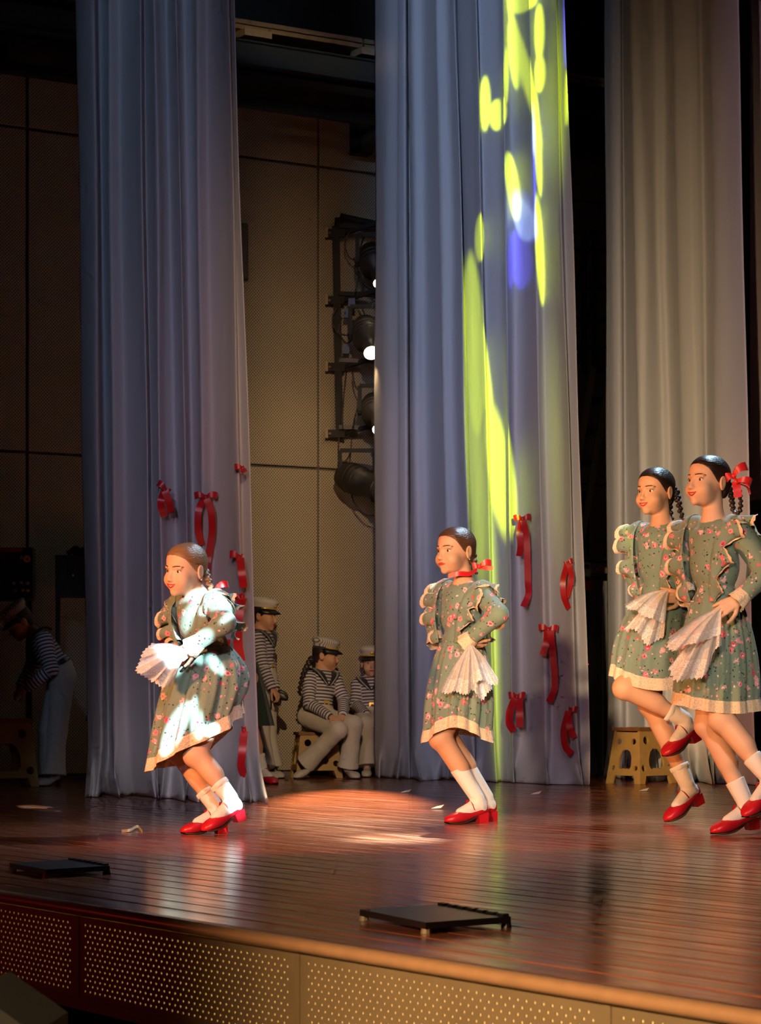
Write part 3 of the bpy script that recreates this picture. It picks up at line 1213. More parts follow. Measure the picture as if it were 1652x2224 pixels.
def face(per, hd, prims, smile=.0, open_mouth=False, gaze=0):
    for x in (-1, 1):
        ys = face_y(prims, hd, x * .030, .001)
        c = np.array((x * .0300, ys + .0085, .001))
        v, f = ball(c, (.0145, .0115, .0100))
        e = part('eye', hd.V(v), f, M['eye_white'], per)
        g = np.array((gaze * .004, -.0072, -.0002))
        v, f = ball(c + g, (.0070, .0052, .0074), None, 10)
        part('iris', hd.V(v), f, M['iris'], e)
        mb = MB()
        pts = [hd.P((c[0] + x * dx, c[1] - .0102 + abs(dx) * .28, c[2] + dz)) for dx, dz in ((-.0135, .0012), (-.008, .0072), (0, .0092), (.008, .0075), (.0165, .0015))]
        mb.tube(pts, [.0008, .0017, .0019, .0018, .0008], 6)
        mb.part('eyelash', M['iris'], per, True)
        mb = MB()
        pts = []
        for dx, dz in ((-.017, .0205), (-.006, .0235), (.006, .0238), (.019, .0180)):
            yy = face_y(prims, hd, x * .0315 + x * dx, dz)
            pts.append(hd.P((x * .0315 + x * dx, yy - .0010, dz)))
        mb.tube(pts, [.0020, .0028, .0026, .0016], 6)
        mb.part('eyebrow', M['brow'], per, True)
    lx = [-.024, -.014, -.006, 0, .006, .014, .024]
    up, lo = [], []
    for q in lx:
        a = smile * (abs(q) / .024) ** 2
        zu = -.0555 + a + (.0016 if 0 < abs(q) < .01 else 0)
        zl = -.0605 + a - (.004 * (1 - abs(q) / .024) if open_mouth else 0) + .0045 * (abs(q) / .024) ** 2
        up.append(hd.P((q, face_y(prims, hd, q, zu) + .0006, zu)))
        lo.append(hd.P((q, face_y(prims, hd, q, zl) + .0006, zl)))
    mb = MB()
    mb.tube(up, [.0012, .0028, .0036, .0032, .0036, .0028, .0012], 8)
    mb.tube(lo, [.0012, .0032, .0042, .0044, .0042, .0032, .0012], 8)
    mb.part('lips', M['lips'], per, True)
    if open_mouth:
        mid = [(Vector(a) + Vector(b)) / 2 for a, b in zip(up, lo)]
        MB().tube(mid[1:-1], [.0012, .0026, .003, .0026, .0012], 6).part('teeth', M['teeth'], per, True)


def hair(per, hd, mat, low=-.062):
    q = [ell((0, .013, .032), (.0745, .0925, .081), None, .02), ell((0, -.030, .046), (.062, .052, .056), None, .02), ell((0, .045, -.022), (.060, .052, .056), None, .02)]

    def cut(X, Y, Z):
        yb = np.interp(Z, [-.08, -.05, -.028, -.012, .0, .03, .05, .062, .072, .09], [.046, .040, .032, .004, -.014, -.040, -.056, -.070, -.084, -.12])
        return np.maximum(yb - Y + 0 * X, low - Z)
    V, Fa = solid(q, .0032, .012, cut)
    o = part('hair', hd.V(V), Fa, mat, per)
    return o


def braid(per, pts, mat, r=.014):
    P = spline(pts, 8)
    seg = np.r_[0, np.cumsum(np.linalg.norm(np.diff(P, axis=0), axis=1))]
    L = seg[-1]
    n = max(4, int(L / (r * .85)))
    q = []
    for i in range(n + 1):
        s = L * i / n
        c = np.array([np.interp(s, seg, P[:, k]) for k in range(3)])
        rr = r * (1 - .35 * i / n)
        off = (rr * .38) * (1 if i % 2 else -1)
        q.append(ell(c + np.array((off, off * .5, 0)), (rr * 1.0, rr * .95, rr * .85), roty(35 if i % 2 else -35), .004))
    V, Fa = solid(q, .003, .01)
    return part('braid', V, Fa, mat, per)


def bow_shapes(mb, c, right, up, out, size, w, droop=.3, loops=(1, 1)):
    c, right, up, out = Vector(c), Vector(right), Vector(up), Vector(out)
    for sgn, k in zip((-1, 1), loops):
        if k == 0:
            continue
        L = size * k
        pts, ds = [], []
        for i in range(13):
            a = math.pi * 2 * i / 12
            rr = (1 - math.cos(a)) / 2
            q = c + right * sgn * L * rr + up * (droop * L * rr * (1 - rr) * 1.6 + .12 * L * rr) + out * (math.sin(a) * L * .28 + .006)
            pts.append(q)
            ds.append(up + right * sgn * .12)
        ww = [w * (.45 + .55 * math.sin(math.pi * i / 12)) for i in range(13)]
        mb.strip(pts, ds, ww)
    mb.add(*[x.tolist() for x in ball(np.array(c + out * .006), (w * .34, w * .3, w * .42), None, 8)])


def tail(mb, pts, dirs, w):
    P = [Vector(p) for p in spline(pts, 5)]
    mb.strip(P, dirs, w)


def hand_prims(wr, d, n, thumb_side, curl=(25, 30, 35, 40), spread=6, S=1.0, thumb=35):
    wr, d, n = Vector(wr), Vector(d).normalized(), Vector(n)
    n = (n - d * n.dot(d)).normalized()               # palm normal (palm faces n)
    a = d.cross(n).normalized() * thumb_side           # towards the thumb
    q = []
    L = [.047, .053, .050, .039]
    for i in range(4):
        o = (1.5 - i) * .0150 * S
        k0 = wr + a * o * .65 + d * .012 * S
        kn = wr + a * o + d * (.074 - abs(i - 1) * .004) * S
        q.append(cap(k0, kn, .0115 * S, .0095 * S, .006))
        ang = math.radians(curl[i])
        sp = math.radians((1.5 - i) * spread)
        p = kn
        tot = ang * .6
        for j, fr in enumerate((.45, .32, .27)):
            dd = (d * math.cos(tot) + n * math.sin(tot)) * math.cos(sp) + a * math.sin(sp)
            e = p + dd * L[i] * fr * S
            q.append(cap(p, e, (.0074 - .0008 * j) * S, (.0068 - .0009 * j) * S, .0025))
            p = e
            tot += ang
    b = wr + a * .018 * S + d * .02 * S
    t1 = b + (a * math.sin(math.radians(thumb + 15)) + d * math.cos(math.radians(thumb + 15)) + n * .25).normalized() * .032 * S
    t2 = t1 + (a * math.sin(math.radians(thumb - 10)) + d * math.cos(math.radians(thumb - 10)) + n * .4).normalized() * .026 * S
    t3 = t2 + (a * math.sin(math.radians(thumb - 25)) + d * math.cos(math.radians(thumb - 25)) + n * .5).normalized() * .02 * S
    q += [cap(b, t1, .0105 * S, .0085 * S, .006), cap(t1, t2, .0082 * S, .0074 * S, .003), cap(t2, t3, .0074 * S, .006 * S, .003)]
    q.append(cap(wr - d * .008 * S, wr + d * .02 * S, .018 * S, .018 * S, .008))
    return q


SHX = [-.010, .0, .03, .06, .09, .12, .145, .17, .19, .205, .214]
SHW = [.012, .023, .028, .027, .029, .035, .038, .037, .031, .020, .005]
SHB = [.050, .042, .036, .028, .016, .006, .003, .003, .004, .007, .012]
SHT = [.080, .094, .082, .064, .056, .054, .054, .047, .039, .030, .018]


class Foot:
    def __init__(s, toe, heel, tilt=(0, 0, 1)):
        toe, heel = Vector(toe), Vector(heel)
        s.fx = (toe - heel).normalized()
        s.sd = Vector(tilt).cross(s.fx).normalized()
        s.up = s.fx.cross(s.sd).normalized()
        s.o = heel
        s.k = (toe - heel).length / .212

    def P(s, x, y, z):
        return s.o + (s.fx * x + s.sd * y + s.up * z) * s.k

    def ankle(s):
        return s.P(.040, 0, .112)


def foot_of(toe_px, zt, heel_px, zh, d, L=.212, away=-1):
    sx = d / F
    hx = (heel_px - CX) * sx
    tx = (toe_px - CX) * sx
    dz = zt - zh
    dd = math.sqrt(max(0.0, L * L - (tx - hx) ** 2 - dz * dz)) * away
    tx = (toe_px - CX) / F * (d + dd)
    return Foot((tx, d + dd, zt), (hx, d, zh))


def shoe(per, ft, color, sole=True, strap=True, block=True, name='shoe'):
    V = []
    n = 16
    for x, w, b, t in zip(SHX, SHW, SHB, SHT):
        m, h = (b + t) / 2, (t - b) / 2
        for j in range(n):
            a = 2 * math.pi * j / n
            ca, sa = math.cos(a), math.sin(a)
            V.append(ft.P(x, w * math.copysign(abs(ca) ** .7, ca), m + h * math.copysign(abs(sa) ** .75, sa)))
    Fa = [tuple(f) for f in grid_faces(len(SHX), n, True)]
    Fa += [tuple(reversed(range(n))), tuple(range((len(SHX) - 1) * n, len(SHX) * n))]
    s = part(name, V, Fa, color, per)
    if block:
        mb = MB()
        a, b_ = .021, .018
        mb.add([ft.P(-.010, -b_, 0), ft.P(.036, -b_, 0), ft.P(.036, b_, 0), ft.P(-.010, b_, 0), ft.P(-.008, -a, .048), ft.P(.046, -a, .040), ft.P(.046, a, .040), ft.P(-.008, a, .048)],
               [(3, 2, 1, 0), (4, 5, 6, 7), (0, 1, 5, 4), (1, 2, 6, 5), (2, 3, 7, 6), (3, 0, 4, 7)])
        mb.part('heel', color, s)
    if sole:
        mb = MB()
        for i in range(3, len(SHX) - 1):
            x, w, b_ = SHX[i], SHW[i] * .96, SHB[i]
            mb.V += [ft.P(x, -w, b_ - .003), ft.P(x, w, b_ - .003), ft.P(x, w, b_ + .003), ft.P(x, -w, b_ + .003)]
        mb.F += [tuple(f) for f in grid_faces(len(SHX) - 4, 4, True)]
        mb.part('sole', M['sole'], s, True)
    if strap:
        pts = [ft.P(.075 + .012 * math.sin(a), .031 * math.cos(a), .060 + .044 * math.sin(a)) for a in np.linspace(0, math.pi, 11)]
        MB().strip(pts, [ft.fx + ft.up * .6] * 11, .011).part('strap', color, s, True)
    return s


def leg_prims(hip, knee, ft, S, k=.02):
    an = ft.ankle()
    hip, knee = Vector(hip), Vector(knee)
    mid = (hip + an) / 2
    back = (mid - knee)
    back = back.normalized() if back.length > .01 else Vector((.8, .2, 0))
    q = [cap(hip, knee, .066 * S, .046 * S, k), cap(knee, an, .044 * S, .028 * S, k), ell(knee - back * .006, (.046 * S,) * 3, None, k)]
    c0 = knee.lerp(an, .12) + back * .010 * S
    c1 = knee.lerp(an, .48) + back * .010 * S
    q.append(cap(c0, c1, .040 * S, .040 * S, k))
    q.append(cap(an, ft.P(.045, 0, .075), .026 * S, .020 * S, .015))
    return q


def sock(per, ft, knee, h, S, fold=True):
    an, knee = ft.ankle(), Vector(knee)
    d = (knee - an).normalized()
    top = an + d * h
    rt = .0315 + .006 * min(1, h / .14) + .004
    q = [cap(an, top, .0325 * S, rt * S, .012), cap(ft.P(.035, 0, .080), ft.P(.128, 0, .046), .034, .026, .014), ell(ft.P(.020, 0, .070), (.030, .026, .03), None, .012)]
    n = d

    def cutf(X, Y, Z):
        return (X - top.x) * n.x + (Y - top.y) * n.y + (Z - top.z) * n.z
    V, Fa = solid(q, .0035, .015, cutf)
    s = part('sock', V, Fa, M['sock'], per)
    if fold:
        mb = MB()
        a = n.cross(Vector((0, 1, 0))).normalized()
        b_ = n.cross(a)
        r0 = rt * S
        P = []
        for j in range(24):
            t = 2 * math.pi * j / 24
            P.append((a * math.cos(t) + b_ * math.sin(t), 1 + .06 * math.sin(5 * t)))
        for (r, h_) in ((1.0, .003), (1.05, .002), (1.07, -.007), (1.05, -.015), (1.0, -.019)):
            for u, k in P:
                mb.V.append(top + u * r0 * r * k + n * h_)
        mb.F += [tuple(f) for f in grid_faces(5, 24, True)]
        mb.part('sock_cuff', M['sock'], s, True)
    return s


class Torso:
    def __init__(s, waist, neck, yaw):
        s.w, s.nk = Vector(waist), Vector(neck)
        s.up = (s.nk - s.w).normalized()
        lx = Vector((math.cos(math.radians(yaw)), math.sin(math.radians(yaw)), 0))
        s.lx = (lx - s.up * lx.dot(s.up)).normalized()
        s.by = s.up.cross(s.lx).normalized()
        s.L = (s.nk - s.w).length
        s.R = np.array([list(s.lx), list(s.by), list(s.up)]).T

    def P(s, x, y, z):
        return s.w + s.lx * x + s.by * y + s.up * z


def torso_prims(T, pel, sh, S, g=0.0, k=.025):
    L = T.L
    return [ell(T.P(0, 0, 0), (.083 * S + g, .068 * S + g, .07 * S), T.R, k), ell(T.P(0, -.004, .45 * L), (.098 * S + g, .076 * S + g, .40 * L), T.R, k),
            ell(T.P(0, .0, .72 * L), (.105 * S + g, .072 * S + g, .085 * S), T.R, k), cap(sh[0], sh[1], .040 * S + g * .7, None, k),
            cap(T.P(0, .005, .8 * L), T.nk, .052 * S + g * .5, .040 * S + g * .3, k), cap(T.w, pel, .075 * S + g, .078 * S + g, k)]


def ruffle(per, T, side, S, w=.078, waves=4.6, seed=0, mat='dress', solid_p=()):
    L = T.L
    C = [(.045, -.085, .0), (.058, -.097, .28 * L), (.070, -.093, .58 * L), (.084, -.062, .86 * L), (.094, -.005, 1.0 * L), (.092, .050, .90 * L), (.078, .086, .60 * L), (.060, .090, .25 * L), (.048, .085, .02)]
    P = spline([(x * S, y * S, z) for x, y, z in C], 22)
    n = len(P)
    tg = np.gradient(P, axis=0)
    tg /= np.linalg.norm(tg, axis=1)[:, None]
    nm = np.stack([P[:, 0], P[:, 1], np.maximum(0, P[:, 2] - .62 * L) * .9], 1)
    nm -= (nm * tg).sum(1)[:, None] * tg
    nm /= np.linalg.norm(nm, axis=1)[:, None]
    od = np.cross(tg, nm)
    od *= np.sign(od[:, 0])[:, None]
    s = np.linspace(0, 1, n)
    ww = w * np.clip(np.sin(np.pi * (s * .94 + .03)) ** .5, .35, 1)
    ph = 2 * np.pi * waves * s + seed
    wav = np.sin(ph)
    rows, lrows = [], []
    for r in (0, .25, .5, .75, 1.0, 1.07, 1.15):
        sc = 1 + (.035 * np.sin(np.linspace(0, 1, n) * 330) if r > 1.1 else 0)
        q = P + nm * .012 + od * (ww * r * (.82 + .32 * r * np.sin(ph + 1.3)) * sc)[:, None] + nm * (ww * (r * .36 + r * r * .30 * wav))[:, None] - tg * (ww * r * r * .09 * np.sin(2 * ph))[:, None]
        q[:, 0] *= side
        wq = push_out(solid_p, np.array([list(T.P(*p)) for p in q]), .003 + .012 * r)
        if r <= 1.0:
            rows.append(wq)
        if r >= 1.0:
            lrows.append(wq)
    o = part('shoulder_ruffle', np.concatenate(rows), grid_faces(len(rows), n), M[mat], per)
    md = o.modifiers.new('cloth thickness', 'SOLIDIFY')
    md.thickness = .0015
    part('lace_edge', np.concatenate(lrows), grid_faces(len(lrows), n), M['lace'], o)
    return o


def cuff(per, a, b, r0, r1, seed=0):                  # lace cuff from a to b
    a, b = Vector(a), Vector(b)
    d = (b - a).normalized()
    x = d.cross(Vector((0, 0, 1)) if abs(d.z) < .9 else Vector((1, 0, 0))).normalized()
    y = d.cross(x)
    V = []
    n = 36
    for i in range(5):
        t = i / 4
        for j in range(n):
            an = 2 * math.pi * j / n
            r = (r0 + (r1 - r0) * t) * (1 + .10 * t * math.sin(6 * an + seed))
            V.append(a.lerp(b, t) + (x * math.cos(an) + y * math.sin(an)) * r + d * (.003 * math.sin(an * 18) if i == 4 else 0))
    return part('lace_cuff', V, [tuple(f) for f in grid_faces(5, n, True)], M['lace'], per)


def skirt(per, w, w_r, mid, mid_r, hem, hem_r, tilt=(0, 0), waves=(), pleats=13, amp=.10, lace=.055, seed=0, mat='dress', lacemat='lace'):
    w, mid, hem = Vector(w), Vector(mid), Vector(hem)
    r = np.random.default_rng(seed)
    n = 132
    ph = np.linspace(0, 2 * np.pi, n, endpoint=False)
    wob = sum(r.normal() * np.sin(k * ph + r.uniform(0, 6)) for k in (1, 2, 3)) * .35
    rows = []
    ts = list(np.linspace(0, 1, 30))
    le = [1 + lace * x for x in (.0, .35, .7, 1.0)]

    def ring(t):
        tt = min(t, 1.0)
        c = w * (1 - tt) ** 2 + mid * (2 * tt * (1 - tt)) + hem * tt ** 2
        rx = w_r[0] * (1 - tt) ** 2 + mid_r[0] * 2 * tt * (1 - tt) + hem_r[0] * tt ** 2
        ry = w_r[1] * (1 - tt) ** 2 + mid_r[1] * 2 * tt * (1 - tt) + hem_r[1] * tt ** 2
        pl = np.sin(pleats * ph + wob * 2.6 + .6 * tt) * .65 + np.sin((pleats * 2.3 // 1) * ph + wob * 4) * (.55 - .35 * tt)
        R = 1 + amp * (.35 + .65 * tt) * pl * min(1, .25 + tt * 3)
        x = c.x + rx * R * np.cos(ph)
        y = c.y + ry * R * np.sin(ph)
        dz = tilt[0] * np.cos(ph) + tilt[1] * np.sin(ph)
        for (k, a, p0) in waves:
            dz = dz + a * np.cos(k * ph - p0)
        z = c.z + dz * tt ** 2.0
        if t > 1:
            z = z - (t - 1) * 1.0
            x = x + (t - 1) * .2 * np.cos(ph)
        return np.stack([x, y, z], 1)
    V = np.concatenate([ring(t) for t in ts])
    o = part('skirt', V, grid_faces(len(ts), n, True), M[mat], per)
    if lace:
        V = np.concatenate([ring(t) for t in le])
        part('lace_hem', V, grid_faces(len(le), n, True), M[lacemat], o)
    return o


def dancer(label, p):
    """p: the pose read from the photo - points are (column, row, metres in front (-) of or behind (+) the dancer's own distance)"""
    d0, S = p['d'], p['S']

    def J(k):
        x, y, z = p[k]
        return W(x, y, d0 + z)
    hd = Head(J('head'), *p['look'], p.get('hs', 1.0))
    neck = J('neck')
    hp = hd.prims(neck)
    T = Torso(J('waist'), neck, p['yaw'])
    pel = J('pelvis')
    sh = [J('sh_n'), J('sh_f')]
    el = [J('el_n'), J('el_f')]
    wr = [J('wr_n'), J('wr_f')]
    ft = [foot_of(*f) for f in p['feet']]
    hips = [pel + T.lx * .055 * S - T.up * .02, pel - T.lx * .055 * S - T.up * .02]
    kn = [J('kn_n'), J('kn_f')]
    body = hp + torso_prims(T, pel, sh, S)
    for i in (0, 1):
        body += [cap(sh[i], el[i], .036 * S, .030 * S), cap(el[i], wr[i], .030 * S, .020 * S)]
        body += leg_prims(hips[i], kn[i], ft[i], S)
    zc = hd.P((0, 0, -.15))[2]
    B = [prim_box(q) for q in body]
    lo, hi = np.min([b[0] for b in B], 0) - .03, np.max([b[1] for b in B], 0) + .03
    bh = [prim_box(q) for q in hp[:-1]]
    hlo, hhi = np.min([b[0] for b in bh], 0) - .02, np.max([b[1] for b in bh], 0) + .02
    hlo[2] -= .07
    blocks = [solid(body, .0028, box=(hlo, hhi))]
    hi2 = hi.copy()
    hi2[2] = hlo[2] + .012
    blocks.append(solid(body, p.get('vox', .006), box=(lo, hi2)))
    for i, key in ((0, 'hand_n'), (1, 'hand_f')):
        if key in p:
            dr, nr, ts, curl = p[key]
            hpz = hand_prims(wr[i], dr, nr, ts, curl, S=S * 1.0)
            blocks.append(solid(hpz, .0026, .01))
    V, Fa = merge(blocks)
    base = Vector((pel.x, pel.y, 0.0))
    per = single('person', V, Fa, M[p.get('skin', 'skin')], base)
    tag(per, label, 'person', 'dancers in green floral dresses' if p.get('mat', 'dress') == 'dress' else None)
    face(per, hd, hp, **p.get('face', {}))
    hm = M[p['hair']]
    hair(per, hd, hm)
    for b in p.get('braids', ()):
        braid(per, [tuple(W(x, y, d0 + z)) for x, y, z in b], hm, p.get('braid_r', .015))
    if p.get('earring'):
        v, f = ball(np.array((.076, .012, -.040)), (.004, .004, .004), None, 8)
        part('earring', hd.V(v), f, M['silver'], per)
    # dress
    dm = p.get('mat', 'dress')
    dp = torso_prims(T, T.P(0, 0, -.03), sh, S, .010, .02)
    for i in (0, 1):
        dp += [cap(sh[i], el[i], .050 * S, .043 * S, .02), cap(el[i], Vector(wr[i]).lerp(el[i], .06), .043 * S, .033 * S, .02)]
    wav = T.P(0, 0, -.03)
    nrm = T.up

    def cutd(X, Y, Z):
        low = -((X - wav.x) * nrm.x + (Y - wav.y) * nrm.y + (Z - wav.z) * nrm.z)
        nb = np.sqrt((X - neck.x) ** 2 + (Y - neck.y) ** 2 + (Z - neck.z - .02) ** 2)
        arms = np.full(np.broadcast(X, Y, Z).shape, 1.0)
        for i in (0, 1):
            arms = np.minimum(arms, prim_d(cap(el[i], wr[i], .06), X, Y, Z))
        return np.maximum(np.minimum(low, arms), .056 * S - nb)
    V, Fa = solid(dp, .0042, .02, cutd)
    part('bodice', V, Fa, M[dm], per)
    sk = dict(p['skirt'])
    for k in ('w', 'mid', 'hem'):
        sk[k] = W(sk[k][0], sk[k][1], d0 + sk[k][2])
    skirt(per, mat=dm, **sk)
    for i, s in ((0, 1), (1, -1)):
        if p.get('ruffles', True):
            ruffle(per, T, s, S, p.get('ruf_w', .094), 6.6, 1.3 * i + p['d'], dm, dp)
        dv = (Vector(wr[i]) - Vector(el[i])).normalized()
        cuff(per, Vector(wr[i]) - dv * .035, Vector(wr[i]) + dv * .024, .034 * S, .043 * S, i)
    for i in (0, 1):
        sock(per, ft[i], kn[i], p['socks'][i], S, p.get('fold', True))
        shoe(per, ft[i], M['shoe'])
    for rb in p.get('ribbons', ()):
        mb = MB()
        x, y, z = rb['c']
        c = W(x, y, d0 + z)
        a = math.radians(rb.get('rot', 0))
        right = Vector((math.cos(a), 0, math.sin(a)))
        upv = Vector((-math.sin(a), 0, math.cos(a)))
        bow_shapes(mb, c, right, upv, Vector((0, -1, 0)), rb['size'], rb['w'], .5, rb.get('loops', (1, 1)))
        for t in rb.get('tails', ()):
            P = [tuple(W(x_, y_, d0 + z_)) for x_, y_, z_ in t['pts']]
            tail(mb, P, Vector(t['dir']), t.get('w', rb['w']))
        o = mb.part('hair_ribbon', M['ribbon'], per, True)
    return per


D2 = WF(1045, 1787).y
dancer('girl in green floral dress with red ribbon at her neck, second dancer from left', dict(
    d=D2, S=1.0, head=(990, 1197, 0), look=(-49, 2, 0), neck=(1008, 1268, .0), yaw=-48, waist=(1002, 1396, 0), pelvis=(1008, 1440, .02),
    sh_n=(1045, 1288, -.09), sh_f=(970, 1284, .09), el_n=(1082, 1334, -.26), el_f=(940, 1340, .14), wr_n=(1016, 1392, -.17), wr_f=(946, 1390, .06),
    kn_n=(956, 1604, -.04), kn_f=(968, 1598, .08), feet=[(967, 0, 1052, 0, D2), (985, 0, 1072, 0, D2 + .16)],
    hand_n=((.55, .55, -.25), (.3, .4, .85), 1, (45, 50, 55, 60)), skin='skin', hair='hair_brown', earring=True, socks=(.165, .165), fold=False,
    braids=[[(1026, 1200, .02), (1029, 1222, .0), (1032, 1244, -.01)]],
    ribbons=[dict(c=(1040, 1231, -.03), size=.058, w=.030, rot=8, loops=(.5, 1),
                  tails=[dict(pts=[(1036, 1236, -.035), (1020, 1246, -.06), (996, 1246, -.08), (973, 1251, -.07)], dir=(.1, 0, 1), w=.022),
                         dict(pts=[(1044, 1232, -.035), (1058, 1234, -.05), (1070, 1234, -.06)], dir=(0, 0, 1), w=.018)])],
    face=dict(smile=-.002), skirt=dict(w=(1002, 1396, 0), w_r=(.100, .094), mid=(1000, 1480, 0), mid_r=(.165, .165), hem=(993, 1574, 0), hem_r=(.152, .14), tilt=(-.004, -.006), waves=((2, .026, 3.14), (3, .012, 1.0)), pleats=13, amp=.11, seed=2)))

D1 = WF(488, 1810).y
dancer('blonde girl in green floral dress stooping with knees bent, leftmost dancer', dict(
    d=D1, S=1.0, head=(404, 1237, 0), look=(-41, 8, 5), neck=(428, 1296, .02), yaw=-42, waist=(449, 1404, .03), pelvis=(468, 1448, .03),
    sh_n=(470, 1311, -.08), sh_f=(394, 1308, .12), el_n=(488, 1352, -.26), el_f=(366, 1362, .18), wr_n=(421, 1402, -.20), wr_f=(378, 1402, .06),
    kn_n=(425, 1640, -.10), kn_f=(388, 1632, .05), feet=[(441, .012, 526, .060, D1 - .10), (394, 0, 486, 0, D1 + .02)],
    hand_n=((-.75, .0, -.5), (.2, .6, .3), 1, (60, 65, 65, 70)), skin='skin_pale', hair='hair_blond', earring=True, socks=(.075, .085),
    braids=[[(444, 1236, .03), (452, 1258, .0), (458, 1278, -.02), (464, 1290, -.02)]],
    ribbons=[dict(c=(467, 1284, -.01), size=.062, w=.030, rot=20, loops=(.35, 1), tails=[dict(pts=[(467, 1286, -.01), (482, 1292, .0), (492, 1304, .02)], dir=(.3, 0, 1), w=.035)])],
    face=dict(smile=.006, open_mouth=True), skirt=dict(w=(449, 1404, .03), w_r=(.102, .096), mid=(455, 1466, .03), mid_r=(.205, .18), hem=(421, 1596, 0), hem_r=(.188, .17), tilt=(.115, -.02), waves=((2, .022, 0.2), (3, .014, 1.0)), pleats=13, amp=.11, seed=4)))

D3 = 11.53
dancer('dark haired girl in green floral dress with one knee raised, second dancer from the right', dict(
    d=D3, S=1.08, hs=1.0, head=(1424, 1068, 0), look=(-45, 2, 0), neck=(1436, 1138, .0), yaw=-42, waist=(1438, 1290, 0), pelvis=(1442, 1340, .02),
    sh_n=(1480, 1162, -.09), sh_f=(1394, 1160, .09), el_n=(1516, 1238, -.24), el_f=(1372, 1240, .16), wr_n=(1488, 1298, -.16), wr_f=(1396, 1296, .10),
    kn_n=(1357, 1494, -.12), kn_f=(1412, 1530, .06), feet=[(1442, .30, 1514, .375, D3 - .06), (1446, .0, 1522, .085, D3 + .06)],
    hand_n=((-1, -.1, .12), (0, 1, -.1), 1, (8, 10, 12, 14)), skin='skin', hair='hair_dark', socks=(.085, .09),
    braids=[[(1466, 1062, .02), (1473, 1090, .0), (1477, 1110, -.01), (1483, 1128, -.02)], [(1452, 1094, .04), (1454, 1110, .03), (1458, 1126, .02)]],
    face=dict(smile=.005, open_mouth=True), skirt=dict(w=(1436, 1292, 0), w_r=(.108, .10), mid=(1416, 1372, -.02), mid_r=(.180, .175), hem=(1405, 1452, -.04), hem_r=(.160, .15), tilt=(-.0, .03), waves=((2, .012, 0.2), (1, .015, 3.0)), pleats=11, amp=.065, seed=6)))

D4 = WF(1640, 1812).y
dancer('girl in green floral dress with large red hair bow, rightmost dancer', dict(
    d=D4, S=1.06, hs=1.0, head=(1538, 1047, 0), look=(-53, -3, 0), neck=(1548, 1126, .0), yaw=-50, waist=(1556, 1306, 0), pelvis=(1562, 1360, .02),
    sh_n=(1602, 1152, -.09), sh_f=(1510, 1148, .09), el_n=(1664, 1244, -.16), el_f=(1480, 1240, .16), wr_n=(1604, 1302, -.19), wr_f=(1490, 1288, .08),
    kn_n=(1566, 1562, -.10), kn_f=(1536, 1574, .04), feet=[(1616, .075, 1694, .15, D4 - .12), (1545, 0, 1640, .02, D4 + .03)],
    hand_n=((-.85, -.2, -.45), (.1, .9, -.2), 1, (12, 16, 20, 26)), skin='skin_pale', hair='hair_dark', socks=(.10, .10), fold=False,
    braids=[[(1580, 1046, .03), (1588, 1080, .02), (1592, 1108, .0), (1602, 1116, -.02), (1608, 1098, -.02), (1606, 1066, -.02)]], braid_r=.012,
    ribbons=[dict(c=(1592, 1034, -.03), size=.07, w=.036, rot=28, loops=(.55, 1.0)), dict(c=(1598, 1046, -.04), size=.062, w=.034, rot=-15, loops=(0, 1), tails=[
        dict(pts=[(1597, 1046, -.04), (1600, 1062, -.05), (1602, 1080, -.05)], dir=(1, 0, .1), w=.034), dict(pts=[(1602, 1050, -.02), (1622, 1058, .0), (1628, 1074, .0)], dir=(1, 0, .3), w=.010)])],
    face=dict(smile=.006, open_mouth=True), skirt=dict(w=(1556, 1308, 0), w_r=(.108, .10), mid=(1558, 1412, 0), mid_r=(.175, .17), hem=(1554, 1512, 0), hem_r=(.172, .155), tilt=(-.012, .012), waves=((2, .008, 0.2),), pleats=13, amp=.10, seed=8, lace=.05)))


# ------------------------------------------------------------------ handkerchiefs
def hanky(label, d, apex, layers):
    ap = W(apex[0], apex[1], d + apex[2])
    root = empty('handkerchief', ap - Vector((0, 0, .1)))
    tag(root, label, 'handkerchief', 'white lace handkerchiefs')
    for li, (edge, dz) in enumerate(layers):
        P = spline([tuple(W(x, y, d + apex[2] + dz)) for x, y in edge], 9)
        n = len(P)
        j = np.arange(n)
        fold = np.sin(j * .34 + li) * .9 + np.sin(j * .17 + 2 * li) * .6 + .12 * np.sin(j * 1.1)
        rows, lr = [], []
        A = np.array(ap)
        for t in list(np.linspace(.03, 1, 18)) + [1.05, 1.1]:
            q = A + (P - A) * t
            q[:, 1] += fold * .022 * min(t, 1) + dz * 0
            q[:, 2] += .016 * math.sin(min(t, 1) * math.pi) * (1 if t < 1 else 0)
            if t > 1:
                q += (P - A) * (.03 * np.sin(j * 1.9))[:, None] * (t - 1) * 8
            if t <= .86:
                rows.append(q)
            if t >= .82:
                lr.append(q)
        part('cloth_layer', np.concatenate(rows), grid_faces(len(rows), n), M['sheer'], root)
        part('lace_border', np.concatenate(lr), grid_faces(len(lr), n), M['sheer_lace'], root)
    return root


